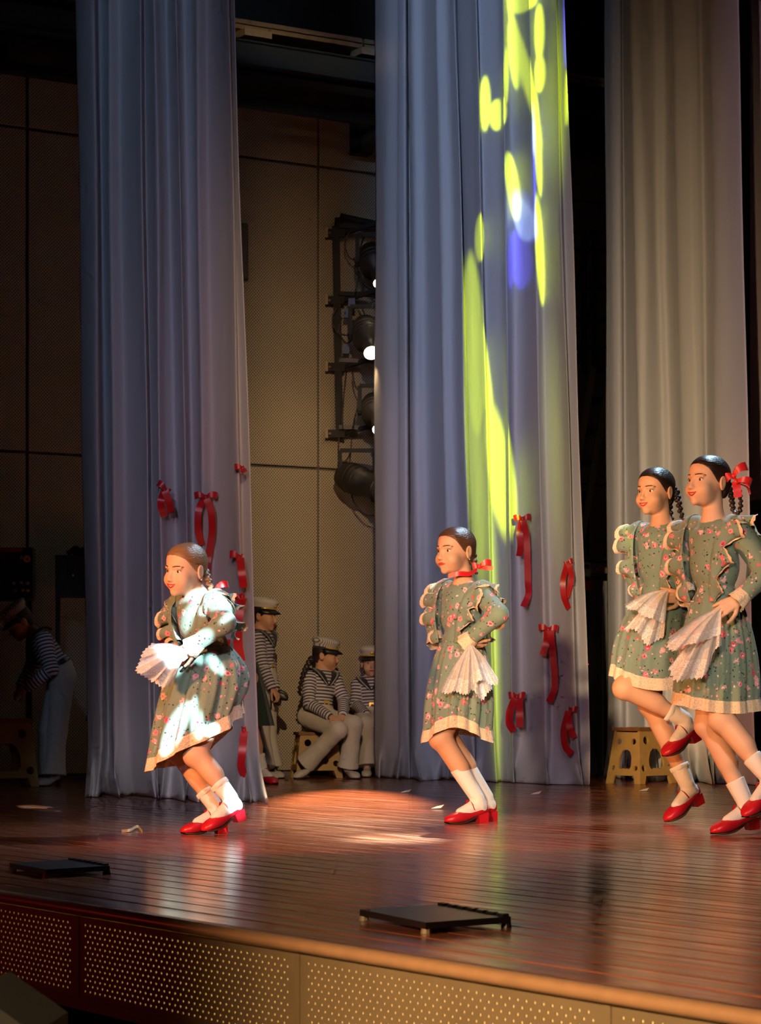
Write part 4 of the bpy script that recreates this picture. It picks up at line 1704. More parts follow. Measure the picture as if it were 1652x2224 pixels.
hanky('white lace handkerchief hanging from the hand of the second dancer from left', D2, (1021, 1398, -.20),
      [([(960, 1490), (974, 1497), (990, 1492), (1006, 1498), (1019, 1496), (1026, 1482), (1036, 1486)], -.03),
       ([(1012, 1482), (1028, 1492), (1044, 1510), (1056, 1494), (1066, 1486)], .0), ([(1026, 1478), (1044, 1470), (1058, 1478), (1074, 1478), (1076, 1466)], -.04)])
hanky('white lace handkerchief fanned out in front of the leftmost dancer', D1, (412, 1416, -.26),
      [([(338, 1398), (322, 1412), (314, 1432), (306, 1452), (322, 1464), (338, 1476)], -.04), ([(330, 1412), (326, 1444), (340, 1472), (358, 1486), (374, 1480), (384, 1458)], .02)])
hanky('white lace handkerchief held at the hip of the second dancer from right', D3, (1451, 1280, -.24),
      [([(1365, 1308), (1374, 1320), (1388, 1322), (1404, 1334), (1424, 1340), (1442, 1346)], -.02), ([(1364, 1358), (1382, 1360), (1396, 1372), (1408, 1390), (1424, 1384), (1441, 1374)], .02)])
hanky('white lace handkerchief hanging in two tiers from the rightmost dancer\'s hand', D4, (1566, 1320, -.28),
      [([(1464, 1376), (1461, 1400), (1478, 1405), (1494, 1394), (1524, 1388), (1566, 1372)], -.03), ([(1464, 1438), (1474, 1464), (1500, 1460), (1526, 1458), (1544, 1436), (1552, 1404), (1566, 1394)], .02)])

# ------------------------------------------------------------------ sailors waiting in the wings
def set_stripe(o, segs):
    """stripe coordinate: distance along whichever limb or torso axis the cloth belongs to"""
    me = o.data
    n = len(me.vertices)
    co = np.empty(n * 3, np.float32)
    me.vertices.foreach_get('co', co)
    co = co.reshape(-1, 3) + np.array(root_loc(o))
    best = np.full(n, 1e9)
    val = np.zeros(n)
    for (a, b, r) in segs:
        a, b = np.array(a), np.array(b)
        d = b - a
        L = np.linalg.norm(d)
        t = ((co - a) @ d) / (L * L)
        q = np.linalg.norm(co - a - np.clip(t, 0, 1)[:, None] * d, axis=1) - r
        m = q < best
        best[m] = q[m]
        val[m] = (t * L)[m]
    at = me.attributes.new('stripe', 'FLOAT', 'POINT')
    at.data.foreach_set('value', val.astype(np.float32))


def sailor_cap(per, hd, crown, tilt=0):
    c = empty_part = None
    V = []
    n = 28
    prof = [(.079, .046), (.081, .066), (.092, .080), (.097, .096), (.090, .110), (.066, .121), (.02, .126)]
    for r, z in prof:
        for j in range(n):
            a = 2 * math.pi * j / n
            k = 1 + .035 * math.sin(5 * a + z * 60) * (1 if z > .09 else 0)
            V.append((r * .97 * k * math.cos(a), .008 + r * 1.16 * k * math.sin(a), z + .014 - .0 - .10 * (r * math.sin(a)) * -.5))
    V = hd.V(np.array(V))
    Fa = [tuple(f) for f in grid_faces(len(prof), n, True)] + [tuple(range((len(prof) - 1) * n, len(prof) * n))]
    o = part('cap', V.tolist(), Fa, crown, per)
    V = []
    for i, rr in enumerate((1.0, 1.25, 1.48)):
        for j in range(13):
            a = math.pi + math.pi * j / 12
            V.append((.080 * math.cos(a) * (1 + .03 * i), .008 + .094 * math.sin(a) * rr * (1 if i == 0 else (1 - .0 * i)), .052 - .012 * i - .006 * abs(math.cos(a)) * i))
    V = np.array(V)
    vis = part('visor', hd.V(V), grid_faces(3, 13), M['black'], o)
    md = vis.modifiers.new('thickness', 'SOLIDIFY')
    md.thickness = .003
    pts = [hd.P((.083 * math.cos(a), .006 + .100 * math.sin(a), .060)) for a in np.linspace(math.pi * 1.05, math.pi * 1.95, 13)]
    MB().tube(pts, .006, 6).part('gold_braid', M['gold'], o, True)
    v, f = ball(np.array((0, -.094, .082)), (.018, .006, .014), None, 10)
    part('emblem', hd.V(v), f, M['gold'], o)
    band = []
    for z in (.046, .066):
        for j in range(n):
            a = 2 * math.pi * j / n
            band.append((.0815 * math.cos(a), .008 + .0975 * math.sin(a), z))
    part('cap_band', hd.V(np.array(band)), grid_faces(2, n, True), M['navy'], o)


def sailor(label, p):
    d0, S = p['d'], p['S']

    def J(k):
        x, y, z = p[k]
        return W(x, y, d0 + z)
    hd = Head(J('head'), *p['look'], p.get('hs', .95))
    neck = J('neck')
    hp = hd.prims(neck)
    T = Torso(J('waist'), neck, p['yaw'])
    pel = J('pelvis')
    sh, el, wr, kn = ([J(a + '_n'), J(a + '_f')] for a in ('sh', 'el', 'wr', 'kn'))
    ft = [foot_of(*f) for f in p['feet']]
    hips = [pel + T.lx * .055 * S, pel - T.lx * .055 * S]
    body = hp + torso_prims(T, pel, sh, S)
    for i in (0, 1):
        body += [cap(sh[i], el[i], .036 * S, .030 * S), cap(el[i], wr[i], .030 * S, .021 * S)] + leg_prims(hips[i], kn[i], ft[i], S)
    B = [prim_box(q) for q in body]
    lo, hi = np.min([b[0] for b in B], 0) - .03, np.max([b[1] for b in B], 0) + .03
    bh = [prim_box(q) for q in hp[:-1]]
    hlo, hhi = np.min([b[0] for b in bh], 0) - .02, np.max([b[1] for b in bh], 0) + .02
    hlo[2] -= .05
    blocks = [solid(body, .004, box=(hlo, hhi)), solid(body, .009, box=(lo, np.array([hi[0], hi[1], max(hi[2] if p.get('bent') else 0, hlo[2] + .02)])))]
    for i, key in ((0, 'hand_n'), (1, 'hand_f')):
        if key in p:
            dr, nr, ts, curl = p[key]
            blocks.append(solid(hand_prims(wr[i], dr, nr, ts, curl, S=S), .0034, .01))
    V, Fa = merge(blocks)
    per = single('person', V, Fa, M[p.get('skin', 'skin')], Vector((pel.x, pel.y, 0)))
    tag(per, label, 'person', 'children in sailor costume')
    face(per, hd, hp, **p.get('face', {}))
    hair(per, hd, M['hair_dark'])
    if 'braid' in p:
        braid(per, [tuple(W(x, y, d0 + z)) for x, y, z in p['braid']], M['hair_dark'], .02)
    sailor_cap(per, hd, M[p.get('cap', 'cap_white')])
    # striped shirt
    sp = torso_prims(T, T.P(0, 0, -.02), sh, S, .012, .02)
    segs = [(T.P(0, 0, -.1), T.P(0, 0, T.L), .10 * S)]
    for i in (0, 1):
        sp += [cap(sh[i], el[i], .050 * S, .044 * S, .02), cap(el[i], Vector(wr[i]).lerp(el[i], .08), .044 * S, .036 * S, .02)]
        segs += [(sh[i], el[i], .05 * S), (el[i], wr[i], .042 * S)]
    wav = T.P(0, 0, -.02)
    nr_ = T.up

    def cuts(X, Y, Z):
        low = -((X - wav.x) * nr_.x + (Y - wav.y) * nr_.y + (Z - wav.z) * nr_.z)
        arms = np.full(np.broadcast(X, Y, Z).shape, 1.0)
        for i in (0, 1):
            arms = np.minimum(arms, np.minimum(prim_d(cap(el[i], wr[i], .06), X, Y, Z), prim_d(cap(sh[i], el[i], .055), X, Y, Z)))
        return np.minimum(low, arms)
    V, Fa = solid(sp, .0055, .02, cuts)
    o = part('striped_shirt', V, Fa, M['stripe'], per)
    set_stripe(o, segs)
    # trousers
    tp = [cap(T.P(0, 0, -.02), pel, .090 * S, .098 * S, .03)]
    for i in (0, 1):
        an = ft[i].ankle()
        end = an + (an - Vector(kn[i])).normalized() * .045
        tp += [cap(hips[i], kn[i], .082 * S, .066 * S, .03), cap(kn[i], Vector(kn[i]).lerp(end, .55), .064 * S, .060 * S, .02), cap(Vector(kn[i]).lerp(end, .5), end, .060 * S, .080 * S, .02)]

    def cutt(X, Y, Z):
        r = np.full(np.broadcast(X, Y, Z).shape, -1.0)
        for i in (0, 1):
            an = ft[i].ankle()
            dn = (an - Vector(kn[i])).normalized()
            q = an + dn * .035
            pl = (X - q.x) * dn.x + (Y - q.y) * dn.y + (Z - q.z) * dn.z
            nearl = prim_d(cap(kn[i], an + dn * .2, .13), X, Y, Z)
            r = np.maximum(r, np.where(nearl < 0, pl, -1.0))
        return r
    V, Fa = solid(tp, .0060, .02, cutt)
    part('trousers', V, Fa, M['white_cloth'], per)
    # belt
    mb = MB()
    n = 28
    for z in (-.018, .014):
        for j in range(n):
            a = 2 * math.pi * j / n
            mb.V.append(T.P((.083 * S + .018) * math.cos(a), (.068 * S + .018) * math.sin(a), z))
    mb.F += [tuple(f) for f in grid_faces(2, n, True)]
    b = mb.part('belt', M['black'], per, True)
    m2 = MB()
    m2.box(T.P(-.022, -(.068 * S + .021), -.016), T.lx * .044, T.by * .004, T.up * .03)
    m2.part('buckle', M['gold'], b)
    # sailor collar
    L = T.L
    for s in (1, -1):
        C = [(.008, -.098, .50), (.035, -.094, .68), (.060, -.075, .86), (.074, -.015, 1.0), (.066, .055, .96), (.05, .088, .82)]
        P = spline([(s * x * S, y * S - math.copysign(.008, -y) * 0, z * L) for x, y, z in C], 5)
        mb, mw = MB(), MB()
        pts = [T.P(*q) + (T.P(*q) - T.P(0, 0, q[2] * .8)).normalized() * .012 for q in P]
        dirs = [T.lx] * len(pts)
        mb.strip(pts, dirs, [.02 + .05 * min(1, i / 10) for i in range(len(pts))])
        c = mb.part('collar', M['navy'], per, True)
        for k in (.010, .018):
            mw.strip([q + T.lx * s * k * min(1, .3 + i / 12) + (q - T.P(0, 0, L * .6)).normalized() * .003 for i, q in enumerate(pts)], dirs, .004)
        mw.part('collar_stripe', M['cap_white'], c, True)
    for i in (0, 1):
        shoe(per, ft[i], M['white_shoe'], True, False, False)
    return per


DS = 18.15
sailor('child in sailor costume sitting on a stool, looking away to the right', dict(
    d=DS, S=.98, head=(706, 1424, .03), look=(82, 8, 0), neck=(699, 1456, .03), yaw=32, waist=(696, 1528, 0), pelvis=(684, 1558, .02), cap='cap_stripe',
    sh_n=(726, 1471, .07), sh_f=(670, 1472, -.05), el_n=(746, 1520, .0), el_f=(672, 1528, -.14), wr_n=(744, 1553, -.16), wr_f=(716, 1556, -.28),
    kn_n=(768, 1574, -.18), kn_f=(734, 1586, -.32), feet=[(776, 0, 752, 0, DS - .10), (640, 0, 682, .03, DS - .16)],
    hand_n=((-.3, -.6, -.4), (-.2, .5, -.8), 1, (30, 35, 35, 40)), hand_f=((.7, -.4, -.3), (.0, .5, -.8), -1, (30, 35, 35, 40)), face=dict(),
    braid=[(676, 1430, -.06), (660, 1460, -.12), (652, 1490, -.13), (650, 1508, -.13)]))
sailor('child in sailor costume seated, half hidden by the middle curtain', dict(
    d=DS + .62, S=1.0, head=(806, 1440, 0), look=(4, 2, 0), neck=(806, 1472, .02), yaw=0, waist=(808, 1532, 0), pelvis=(808, 1556, .02), skin='skin_pale',
    sh_n=(838, 1488, 0), sh_f=(777, 1488, 0), el_n=(842, 1530, -.04), el_f=(772, 1530, -.04), wr_n=(820, 1552, -.22), wr_f=(796, 1552, -.22),
    kn_n=(832, 1574, -.34), kn_f=(792, 1574, -.34), feet=[(840, 0, 836, 0, DS + .24), (795, 0, 797, 0, DS + .24)],
    hand_f=((.4, -.5, -.3), (0, .4, -.9), -1, (30, 30, 30, 30)), face=dict()))
sailor('child in sailor costume standing behind the left curtain, holding castanets', dict(
    d=DS - .1, S=1.0, head=(572, 1338, 0), look=(72, 6, 0), neck=(565, 1368, .0), yaw=62, waist=(570, 1448, 0), pelvis=(570, 1474, .0),
    sh_n=(571, 1386, .09), sh_f=(558, 1386, -.09), el_n=(586, 1448, .08), el_f=(570, 1446, -.14), wr_n=(598, 1494, .0), wr_f=(590, 1494, -.18),
    kn_n=(580, 1580, .07), kn_f=(566, 1580, -.07), feet=[(612, 0, 585, 0, DS - .0), (600, 0, 568, 0, DS - .22)],
    hand_n=((.5, -.3, -.7), (-.5, 0, -.3), 1, (40, 45, 45, 50)), hand_f=((.5, -.1, -.7), (-.5, .3, -.3), -1, (40, 45, 45, 50)), face=dict()))
sailor('child in sailor costume bending forward in the dark at the far left', dict(
    d=16.6, S=1.0, head=(44, 1352, 0), look=(-72, 38, 0), neck=(76, 1378, .0), yaw=-68, waist=(126, 1446, .0), pelvis=(134, 1472, .0), bent=True, cap='cap_stripe',
    sh_n=(96, 1390, -.09), sh_f=(86, 1388, .09), el_n=(112, 1454, -.14), el_f=(70, 1446, .10), wr_n=(58, 1494, -.12), wr_f=(44, 1490, .05),
    kn_n=(124, 1590, -.06), kn_f=(104, 1588, .07), feet=[(86, 0, 126, 0, 16.55), (76, 0, 112, 0, 16.72)],
    hand_n=((-.8, 0, -.4), (0, .5, -.5), 1, (35, 40, 40, 45)), face=dict()))

cst = empty('castanets', W(608, 1530, DS - .2))
tag(cst, 'dark castanets in the hands of the standing sailor child', 'castanets')
for (x, y, r) in ((614, 1510, 35), (602, 1518, 65)):
    for s in (-1, 1):
        v, f = ball(np.array(W(x, y, DS - .22)) + np.array((0, s * .008, s * .008)), (.045, .008, .024), roty(r))
        part('shell', v, f, M['black'], cst)

D5 = 16.95
hid = dict(S=1.0, yaw=-60, hair='hair_dark', mat='dress_dark', ruffles=False, socks=(.08, .08), vox=.010, face=dict())
dancer('dancer in dark green skirt hidden behind the right edge of the left curtain', dict(
    hid, d=D5, head=(505, 1318, 0), look=(-80, 0, 0), neck=(508, 1352, .0), waist=(526, 1440, 0), pelvis=(532, 1470, 0), sh_n=(530, 1366, -.06), sh_f=(490, 1366, .08), el_n=(520, 1410, -.16), el_f=(478, 1410, .1),
    wr_n=(496, 1440, -.1), wr_f=(480, 1445, .05), kn_n=(545, 1585, -.05), kn_f=(540, 1585, .05), feet=[(600, 0, 562, 0, D5 - .03), (575, 0, 545, 0, D5 + .12)],
    skirt=dict(w=(528, 1440, 0), w_r=(.10, .095), mid=(536, 1510, 0), mid_r=(.13, .14), hem=(538, 1576, 0), hem_r=(.172, .165), pleats=9, amp=.06, lace=.0, seed=31)))
D6 = 16.3
dancer('dancer in dark skirt hidden behind the left edge of the left curtain', dict(
    hid, d=D6, head=(262, 1300, 0), look=(80, 0, 0), neck=(258, 1336, .0), waist=(250, 1436, 0), pelvis=(248, 1466, 0), sh_n=(276, 1350, -.05), sh_f=(236, 1350, .08), el_n=(290, 1400, -.1), el_f=(224, 1400, .1),
    wr_n=(280, 1440, -.1), wr_f=(228, 1440, .05), kn_n=(252, 1585, -.05), kn_f=(248, 1585, .05), feet=[(230, 0, 262, 0, D6 - .03), (236, 0, 270, 0, D6 + .12)],
    skirt=dict(w=(250, 1436, 0), w_r=(.10, .095), mid=(246, 1500, 0), mid_r=(.13, .14), hem=(244, 1566, 0), hem_r=(.170, .165), pleats=9, amp=.06, lace=.0, seed=33)))

# ------------------------------------------------------------------ red ribbon bows pinned to the curtains
def ribbon_bow(label, d, c, size, w, tails, rot=0, loops=(1, 1), droop=.5):
    ctr = W(c[0], c[1], d)
    low = min((W(x, y, d).z for t in tails for x, y in t), default=ctr.z - .05)
    root = empty('ribbon_bow', Vector((ctr.x, ctr.y, low)))
    tag(root, label, 'ribbon bow', 'red ribbon bows on the curtains')
    a = math.radians(rot)
    right, upv, out = Vector((math.cos(a), 0, math.sin(a))), Vector((-math.sin(a), 0, math.cos(a))), Vector((0, -1, 0))
    for sgn in (0, 1):
        if loops[sgn]:
            mb = MB()
            bow_shapes(mb, ctr, right, upv, out, size, w, droop, (loops[0], 0) if sgn == 0 else (0, loops[1]))
            mb.part('loop', M['ribbon'], root, True)
    v, f = ball(np.array(ctr + out * .012), (w * .33, w * .3, w * .42), None, 10)
    part('knot', v, f, M['ribbon'], root)
    for k, t in enumerate(tails):
        P = spline([tuple(W(x, y, d - .012 - .03 * math.sin(i * 1.3 + k))) for i, (x, y) in enumerate(t)], 6)
        tg = np.gradient(P, axis=0)
        tg /= np.maximum(np.linalg.norm(tg, axis=1), 1e-9)[:, None]
        dirs = [Vector((-q[2] * 1.0, .25 * math.sin(i * .5), q[0])) if abs(q[2]) + abs(q[0]) > 1e-6 else Vector((1, 0, 0)) for i, q in enumerate(tg)]
        MB().strip([Vector(q) for q in P], dirs, w).part('tail', M['ribbon'], root, True)
    return root


dl = lambda px: 14.8 + (14.1 - 14.8) * (px - 190) / 378 - .12
for (lab, c, sz, w, tails, rot, loops) in [
    ('short red ribbon bow, upper left one on the left curtain', (357, 1064), .055, .042, [[(357, 1066), (350, 1085), (350, 1102), (357, 1122)], [(358, 1066), (366, 1088), (372, 1114)]], -38, (1, .55)),
    ('red ribbon bow with two long tails above the leftmost dancer', (447, 1081), .065, .040, [[(447, 1083), (432, 1105), (430, 1150), (438, 1184)], [(448, 1083), (458, 1110), (460, 1160), (452, 1210), (446, 1256)]], 0, (1, 1)),
    ('small red ribbon loop at the hem of the left curtain, topmost bow', (527, 1018), .045, .036, [[(527, 1019), (531, 1026)]], 0, (1, .1)),
    ('red ribbon bow on the left curtain, level with the leftmost dancer\'s chin', (519, 1211), .055, .044, [[(521, 1212), (525, 1245), (529, 1276)]], -10, (1, .3)),
    ('red ribbon bow with long tail on the left curtain, behind the dancer\'s shoulder', (526, 1296), .05, .050, [[(526, 1298), (520, 1330), (516, 1390), (523, 1436)]], 30, (.8, .2)),
    ('red ribbon partly hidden behind the leftmost dancer\'s far arm', (356, 1346), .05, .060, [[(356, 1348), (352, 1372), (358, 1396)]], 0, (.5, .6)),
    ('red ribbon bow peeping out behind the leftmost dancer\'s waist', (484, 1400), .05, .042, [[(484, 1402), (492, 1425), (496, 1450)], [(482, 1402), (484, 1430), (490, 1452)]], 0, (.7, .8)),
    ('lowest red ribbon hanging on the left curtain near the floor', (530, 1586), .045, .044, [[(530, 1588), (526, 1630), (524, 1665), (533, 1690)]], 0, (.3, .2)),
]:
    ribbon_bow(lab, dl(c[0]), c, sz, w, tails, rot, loops)
dr_ = lambda px: 18.1 + (16.6 - 18.1) * (px - 812) / 468 - .13
for (lab, c, sz, w, tails, rot, loops) in [
    ('red ribbon bow with long tail, upper left one on the middle curtain', (1134, 1128), .058, .044, [[(1133, 1130), (1128, 1155), (1130, 1185), (1127, 1208)], [(1136, 1130), (1143, 1170), (1146, 1260), (1147, 1290), (1136, 1318)]], 4, (1, 1)),
    ('red ribbon bow with curled tails at the right fold of the middle curtain', (1233, 1224), .045, .038, [[(1231, 1226), (1222, 1262), (1224, 1296), (1234, 1322)], [(1236, 1226), (1240, 1258), (1230, 1298)]], 20, (.5, .8)),
    ('red ribbon bow with long tail hanging at the centre of the middle curtain', (1190, 1368), .066, .046, [[(1188, 1370), (1186, 1395), (1178, 1424)], [(1195, 1370), (1200, 1420), (1204, 1490), (1192, 1525)]], -4, (1, 1)),
    ('red ribbon bow with a broad short tail, lower left on the middle curtain', (1122, 1514), .056, .050, [[(1127, 1516), (1128, 1548), (1128, 1580)], [(1118, 1516), (1107, 1545), (1106, 1572), (1115, 1588)]], 0, (1, 1)),
    ('lowest red ribbon bow at the right edge of the middle curtain', (1238, 1542), .045, .044, [[(1236, 1544), (1236, 1575), (1246, 1602)], [(1234, 1544), (1224, 1585), (1228, 1622), (1242, 1638)]], -8, (.3, 1)),
]:
    ribbon_bow(lab, dr_(c[0]), c, sz, w, tails, rot, loops)

# ------------------------------------------------------------------ folding step stools
M['stool'] = plain('tan_plastic', (.42, .26, .08), .55, nscale=20)
M['stool_top'] = plain('brown_tread', (.20, .085, .03), .5)


def plate(outer, holes, thick):
    """a flat plate with cut-outs, in its own x/z plane, thickness along +y"""
    cu = bpy.data.curves.new('plate', 'CURVE')
    cu.dimensions = '2D'
    cu.fill_mode = 'BOTH'
    cu.extrude = thick / 2
    for ring in [outer] + holes:
        sp = cu.splines.new('POLY')
        sp.points.add(len(ring) - 1)
        for q, (x, y) in zip(sp.points, ring):
            q.co = (x, y, 0, 1)
        sp.use_cyclic_u = True
    o = bpy.data.objects.new('plate', cu)
    COL.objects.link(o)
    dg = bpy.context.evaluated_depsgraph_get()
    me = bpy.data.meshes.new_from_object(o.evaluated_get(dg))
    V = [(v.co.x, v.co.z, v.co.y) for v in me.vertices]
    Fa = [tuple(p.vertices) for p in me.polygons]
    bpy.data.objects.remove(o)
    bpy.data.meshes.remove(me)
    bpy.data.curves.remove(cu)
    return V, Fa


def circ(x, y, r, n=16, sy=1.0):
    return [(x + r * math.cos(2 * math.pi * i / n), y + r * sy * math.sin(2 * math.pi * i / n)) for i in range(n)]


def arch(x, y0, y1, w):
    return [(x - w * .8, y0), (x + w * .8, y0), (x + w, y0 + w * .3), (x + w, y1 - w), (x + w * .75, y1 - w * .3), (x + w * .35, y1), (x - w * .35, y1), (x - w * .75, y1 - w * .3), (x - w, y1 - w), (x - w, y0 + w * .3)]


def stool_side(wb, wt, h, k):
    a, b = wb / 2, wt / 2
    n = .30 * a
    outer = [(-a, 0), (-a + n * .9, 0), (-a + n * 1.25, .055), (a - n * 1.25, .055), (a - n * .9, 0), (a, 0), (b, h), (-b, h)]
    holes = [arch(0, .10, h * .66, b * .52), circ(-b * .6, h * .82, b * .19), circ(b * .6, h * .82, b * .19), circ(-a * .72, .085 + .02, b * .16), circ(a * .72, .085 + .02, b * .16)]
    return plate(outer, holes, .016)


def stool(label, base, yaw, sx=.34, sy=.26, h=.36):
    root = empty('step_stool', base)
    tag(root, label, 'stool', 'folding step stools')
    R = rotz(yaw)
    B = np.array(base)

    def place(name, V, Fa, R2, off, m):
        V = (np.array(V) @ R2.T + np.array(off)) @ R.T + B
        return part(name, V.tolist(), Fa, m, root, False)
    V, Fa = stool_side(sx, sx * .78, h - .02, 0)
    ins = sx * .05
    lean = 7
    for s in (-1, 1):
        place('side_panel', V, Fa, rotx(lean * s * 1.0) if s < 0 else rotx(lean), (0, s * sy / 2, 0), M['stool'])
    V2, F2 = stool_side(sy * .94, sy * .72, h - .03, 0)
    for s in (-1, 1):
        place('end_panel', V2, F2, rotz(90) @ rotx(-s * lean), (s * sx * .47, 0, 0.0), M['stool'])
        e = MB().box((-.004, -.010, .05), (.008, 0, 0), (0, .004, 0), (0, 0, h - .12))
        place('fold_hinge', [tuple(q) for q in e.V], e.F, rotz(90) @ rotx(-s * lean), (s * (sx * .47 + .004), 0, 0), M['sole'])
    top = MB()
    a, b_ = sx * .43, sy * .42
    top.box((-a, -b_, h - .022), (2 * a, 0, 0), (0, 2 * b_, 0), (0, 0, .022))
    t = place('tread', [tuple(q) for q in top.V], top.F, np.eye(3), (0, 0, 0), M['stool_top'])
    for i in range(4):
        for j in range(3):
            v, f = MB().lathe((-a * .7 + a * .47 * i, -b_ * .6 + b_ * .6 * j, h), (0, 0, 1), [(0, .012), (.003, .010)], 8).V, None
            mm = MB().lathe((-a * .7 + a * .47 * i, -b_ * .6 + b_ * .6 * j, h), (0, 0, 1), [(0, .014), (.003, .011)], 8)
            W2 = (np.array([list(q) for q in mm.V])) @ R.T + B
            part('grip_dot', W2.tolist(), mm.F, M['stool'], t, False)
    return root


stool('tan folding step stool standing in front of the right curtain', Vector(((1392 - CX) / F * 17.0, 17.0, 0)), 43, .37, .29, .375)
stool('tan step stool under the sailor child who looks away', Vector(((686 - CX) / F * (DS + .03), DS + .03, 0)), 12, .34, .26, .33)
stool('tan step stool under the half hidden sailor child', Vector(((804 - CX) / F * (DS + .66), DS + .66, 0)), -8, .34, .26, .33)
stool('dark brown step stool at the left picture edge, before the bending child', Vector(((8 - CX) / F * 16.4, 16.4, 0)), 20, .40, .30, .44)

# ------------------------------------------------------------------ lighting tower in the wing
DT = 18.85
M['truss'] = plain('black_steel', (.007, .006, .005), .7)
M['clamp'] = plain('pale_clamp', (.28, .20, .11), .5)
M['fix'] = plain('lamp_housing', (.022, .018, .014), .5)
M['fix_grey'] = plain('grey_lamp_housing', (.045, .037, .028), .5)
M['blue_plug'] = plain('blue_plug', (.02, .06, .22), .5)
t = NT('lit_lens')
t.set(color=(1, .9, .7, 1), emit=(1, .80, .52, 1), emits=28.0)
M['lens_on'] = t.m
tow = empty('lighting_tower', W(732, 960, DT))
tag(tow, 'black steel lighting ladder on the side wall', 'lighting stand')
MB().beam(W(729, 492, DT), W(737, 948, DT), .055, .05).part('upright', M['truss'], tow)
MB().beam(W(862, 470, DT), W(866, 960, DT), .05, .05).part('upright', M['truss'], tow)
for y in (506, 652, 797, 942):
    MB().beam(W(708, y, DT - .02), W(748, y, DT - .02), .03, .06).part('wall_clamp', M['truss'], tow)
    MB().box(W(706, y + 9, DT - .05), W(712, y + 9, DT - .05) - W(706, y + 9, DT - .05), Vector((0, .03, 0)), Vector((0, 0, .075))).part('clamp_plate', M['clamp'], tow)
    MB().tube([W(716, y, DT - .045), W(716, y, DT - .06)], .011, 8).part('bolt', M['clamp'], tow, True)
    a = W(736, y - 14, DT - .03)
    MB().beam(a, W(868, y - 10, DT - .03), .05, .03).part('arm', M['fix_grey'] if y > 700 else M['truss'], tow)
    MB().beam(W(738, y + 2, DT + .02), W(822, y - 22, DT - .1), .035, .03).part('diagonal', M['truss'], tow)
MB().tube([W(738, 470, DT), W(822, 488, DT)], .025, 8).part('top_arm', M['truss'], tow, True)
MB().tube([W(736, 474, DT), W(732, 512, DT)], .03, 8).part('top_elbow', M['truss'], tow, True)
for k, pts in enumerate([[(758, 505), (748, 530), (756, 555), (768, 566)], [(790, 515), (775, 560), (772, 590), (795, 620), (812, 628)], [(733, 665), (722, 690), (732, 720), (760, 726), (790, 690)], [(742, 690), (736, 720), (752, 745), (772, 730)],
                         [(752, 806), (747, 850), (744, 900), (744, 935)], [(765, 806), (770, 835), (784, 862), (772, 900), (766, 930)], [(763, 950), (760, 985), (745, 1004), (735, 985), (736, 950)], [(760, 1060), (770, 1095), (795, 1118), (820, 1120)], [(768, 560), (778, 600), (770, 640)], [(780, 655), (795, 690), (812, 720)]]):
    P = spline([tuple(W(x, y, DT - .06 - .02 * (k % 3))) for x, y in pts], 5)
    MB().tube([Vector(q) for q in P], .006, 6).part('cable', M['black'] if k % 3 else M['fix_grey'], tow, True)
for (x, y) in ((746, 690), (744, 768), (756, 668)):
    m = MB().box(W(x, y, DT - .08), (.05, 0, 0), (0, .05, 0), (0, 0, .07))
    m.part('plug_box', M['blue_plug'], tow)


def spotlight(label, body, front, r, lens, mat='fix', yoke=True, fr=.9):
    b, f = W(*body), W(*front)
    ax = (f - b).normalized()
    L = (f - b).length
    root = empty('stage_spotlight', b - Vector((0, 0, r)))
    tag(root, label, 'spotlight', 'spotlights on the lighting ladder')
    MB().lathe(b, ax, [(-.02, r * .45), (0, r * .8), (L * .18, r), (L * .55, r), (L * .6, r * fr * .95), (L * .97, r * fr), (L, r * fr * 1.08)], 20).part('housing', M[mat], root, True)
    for k in (.25, .35, .45):
        MB().lathe(b + ax * L * k, ax, [(-.006, r * 1.0), (-.004, r * 1.04), (.004, r * 1.04), (.006, r * 1.0)], 20, False).part('cooling_fin', M[mat], root, True)
    MB().lathe(b + ax * (L + .004), ax, [(0, r * fr * .95), (.012, r * fr * .7), (.016, r * .05)], 20).part('lens', M['lens_on'] if lens else M['fix_grey'], root, True)
    if yoke:
        c = b + ax * L * .42
        s = Vector((1, 0, 0))
        pts = [c - s * r * 1.15, c - s * r * 1.15 + Vector((0, 0, r * 2.0)), c + s * r * 1.15 + Vector((0, 0, r * 2.0)), c + s * r * 1.15]
        m = MB()
        for p, q in zip(pts[:-1], pts[1:]):
            m.beam(p, q, .03, .012, (0, 1, 0))
        m.part('yoke', M['truss'], root)
        MB().tube([c - s * r * 1.3, c - s * r * 1.0], .018, 8).part('tilt_knob', M['truss'], root, True)
    return root


spotlight('topmost black spotlight on the lighting ladder', (806, 545, DT - .15), (824, 614, DT - .40), .11, True, 'fix', True, .45)
spotlight('brightly lit spotlight shining beside the middle curtain', (792, 706, DT - .15), (806, 766, DT - .48), .11, True, 'fix_grey', True, .52)
spotlight('lit spotlight half hidden by the middle curtain, third from top', (810, 872, DT - .15), (822, 932, DT - .45), .10, True, 'fix_grey', True, .48)
spotlight('lowest spotlight hanging horizontally in a black yoke', (742, 1030, DT - .15), (822, 1062, DT - .35), .11, False)

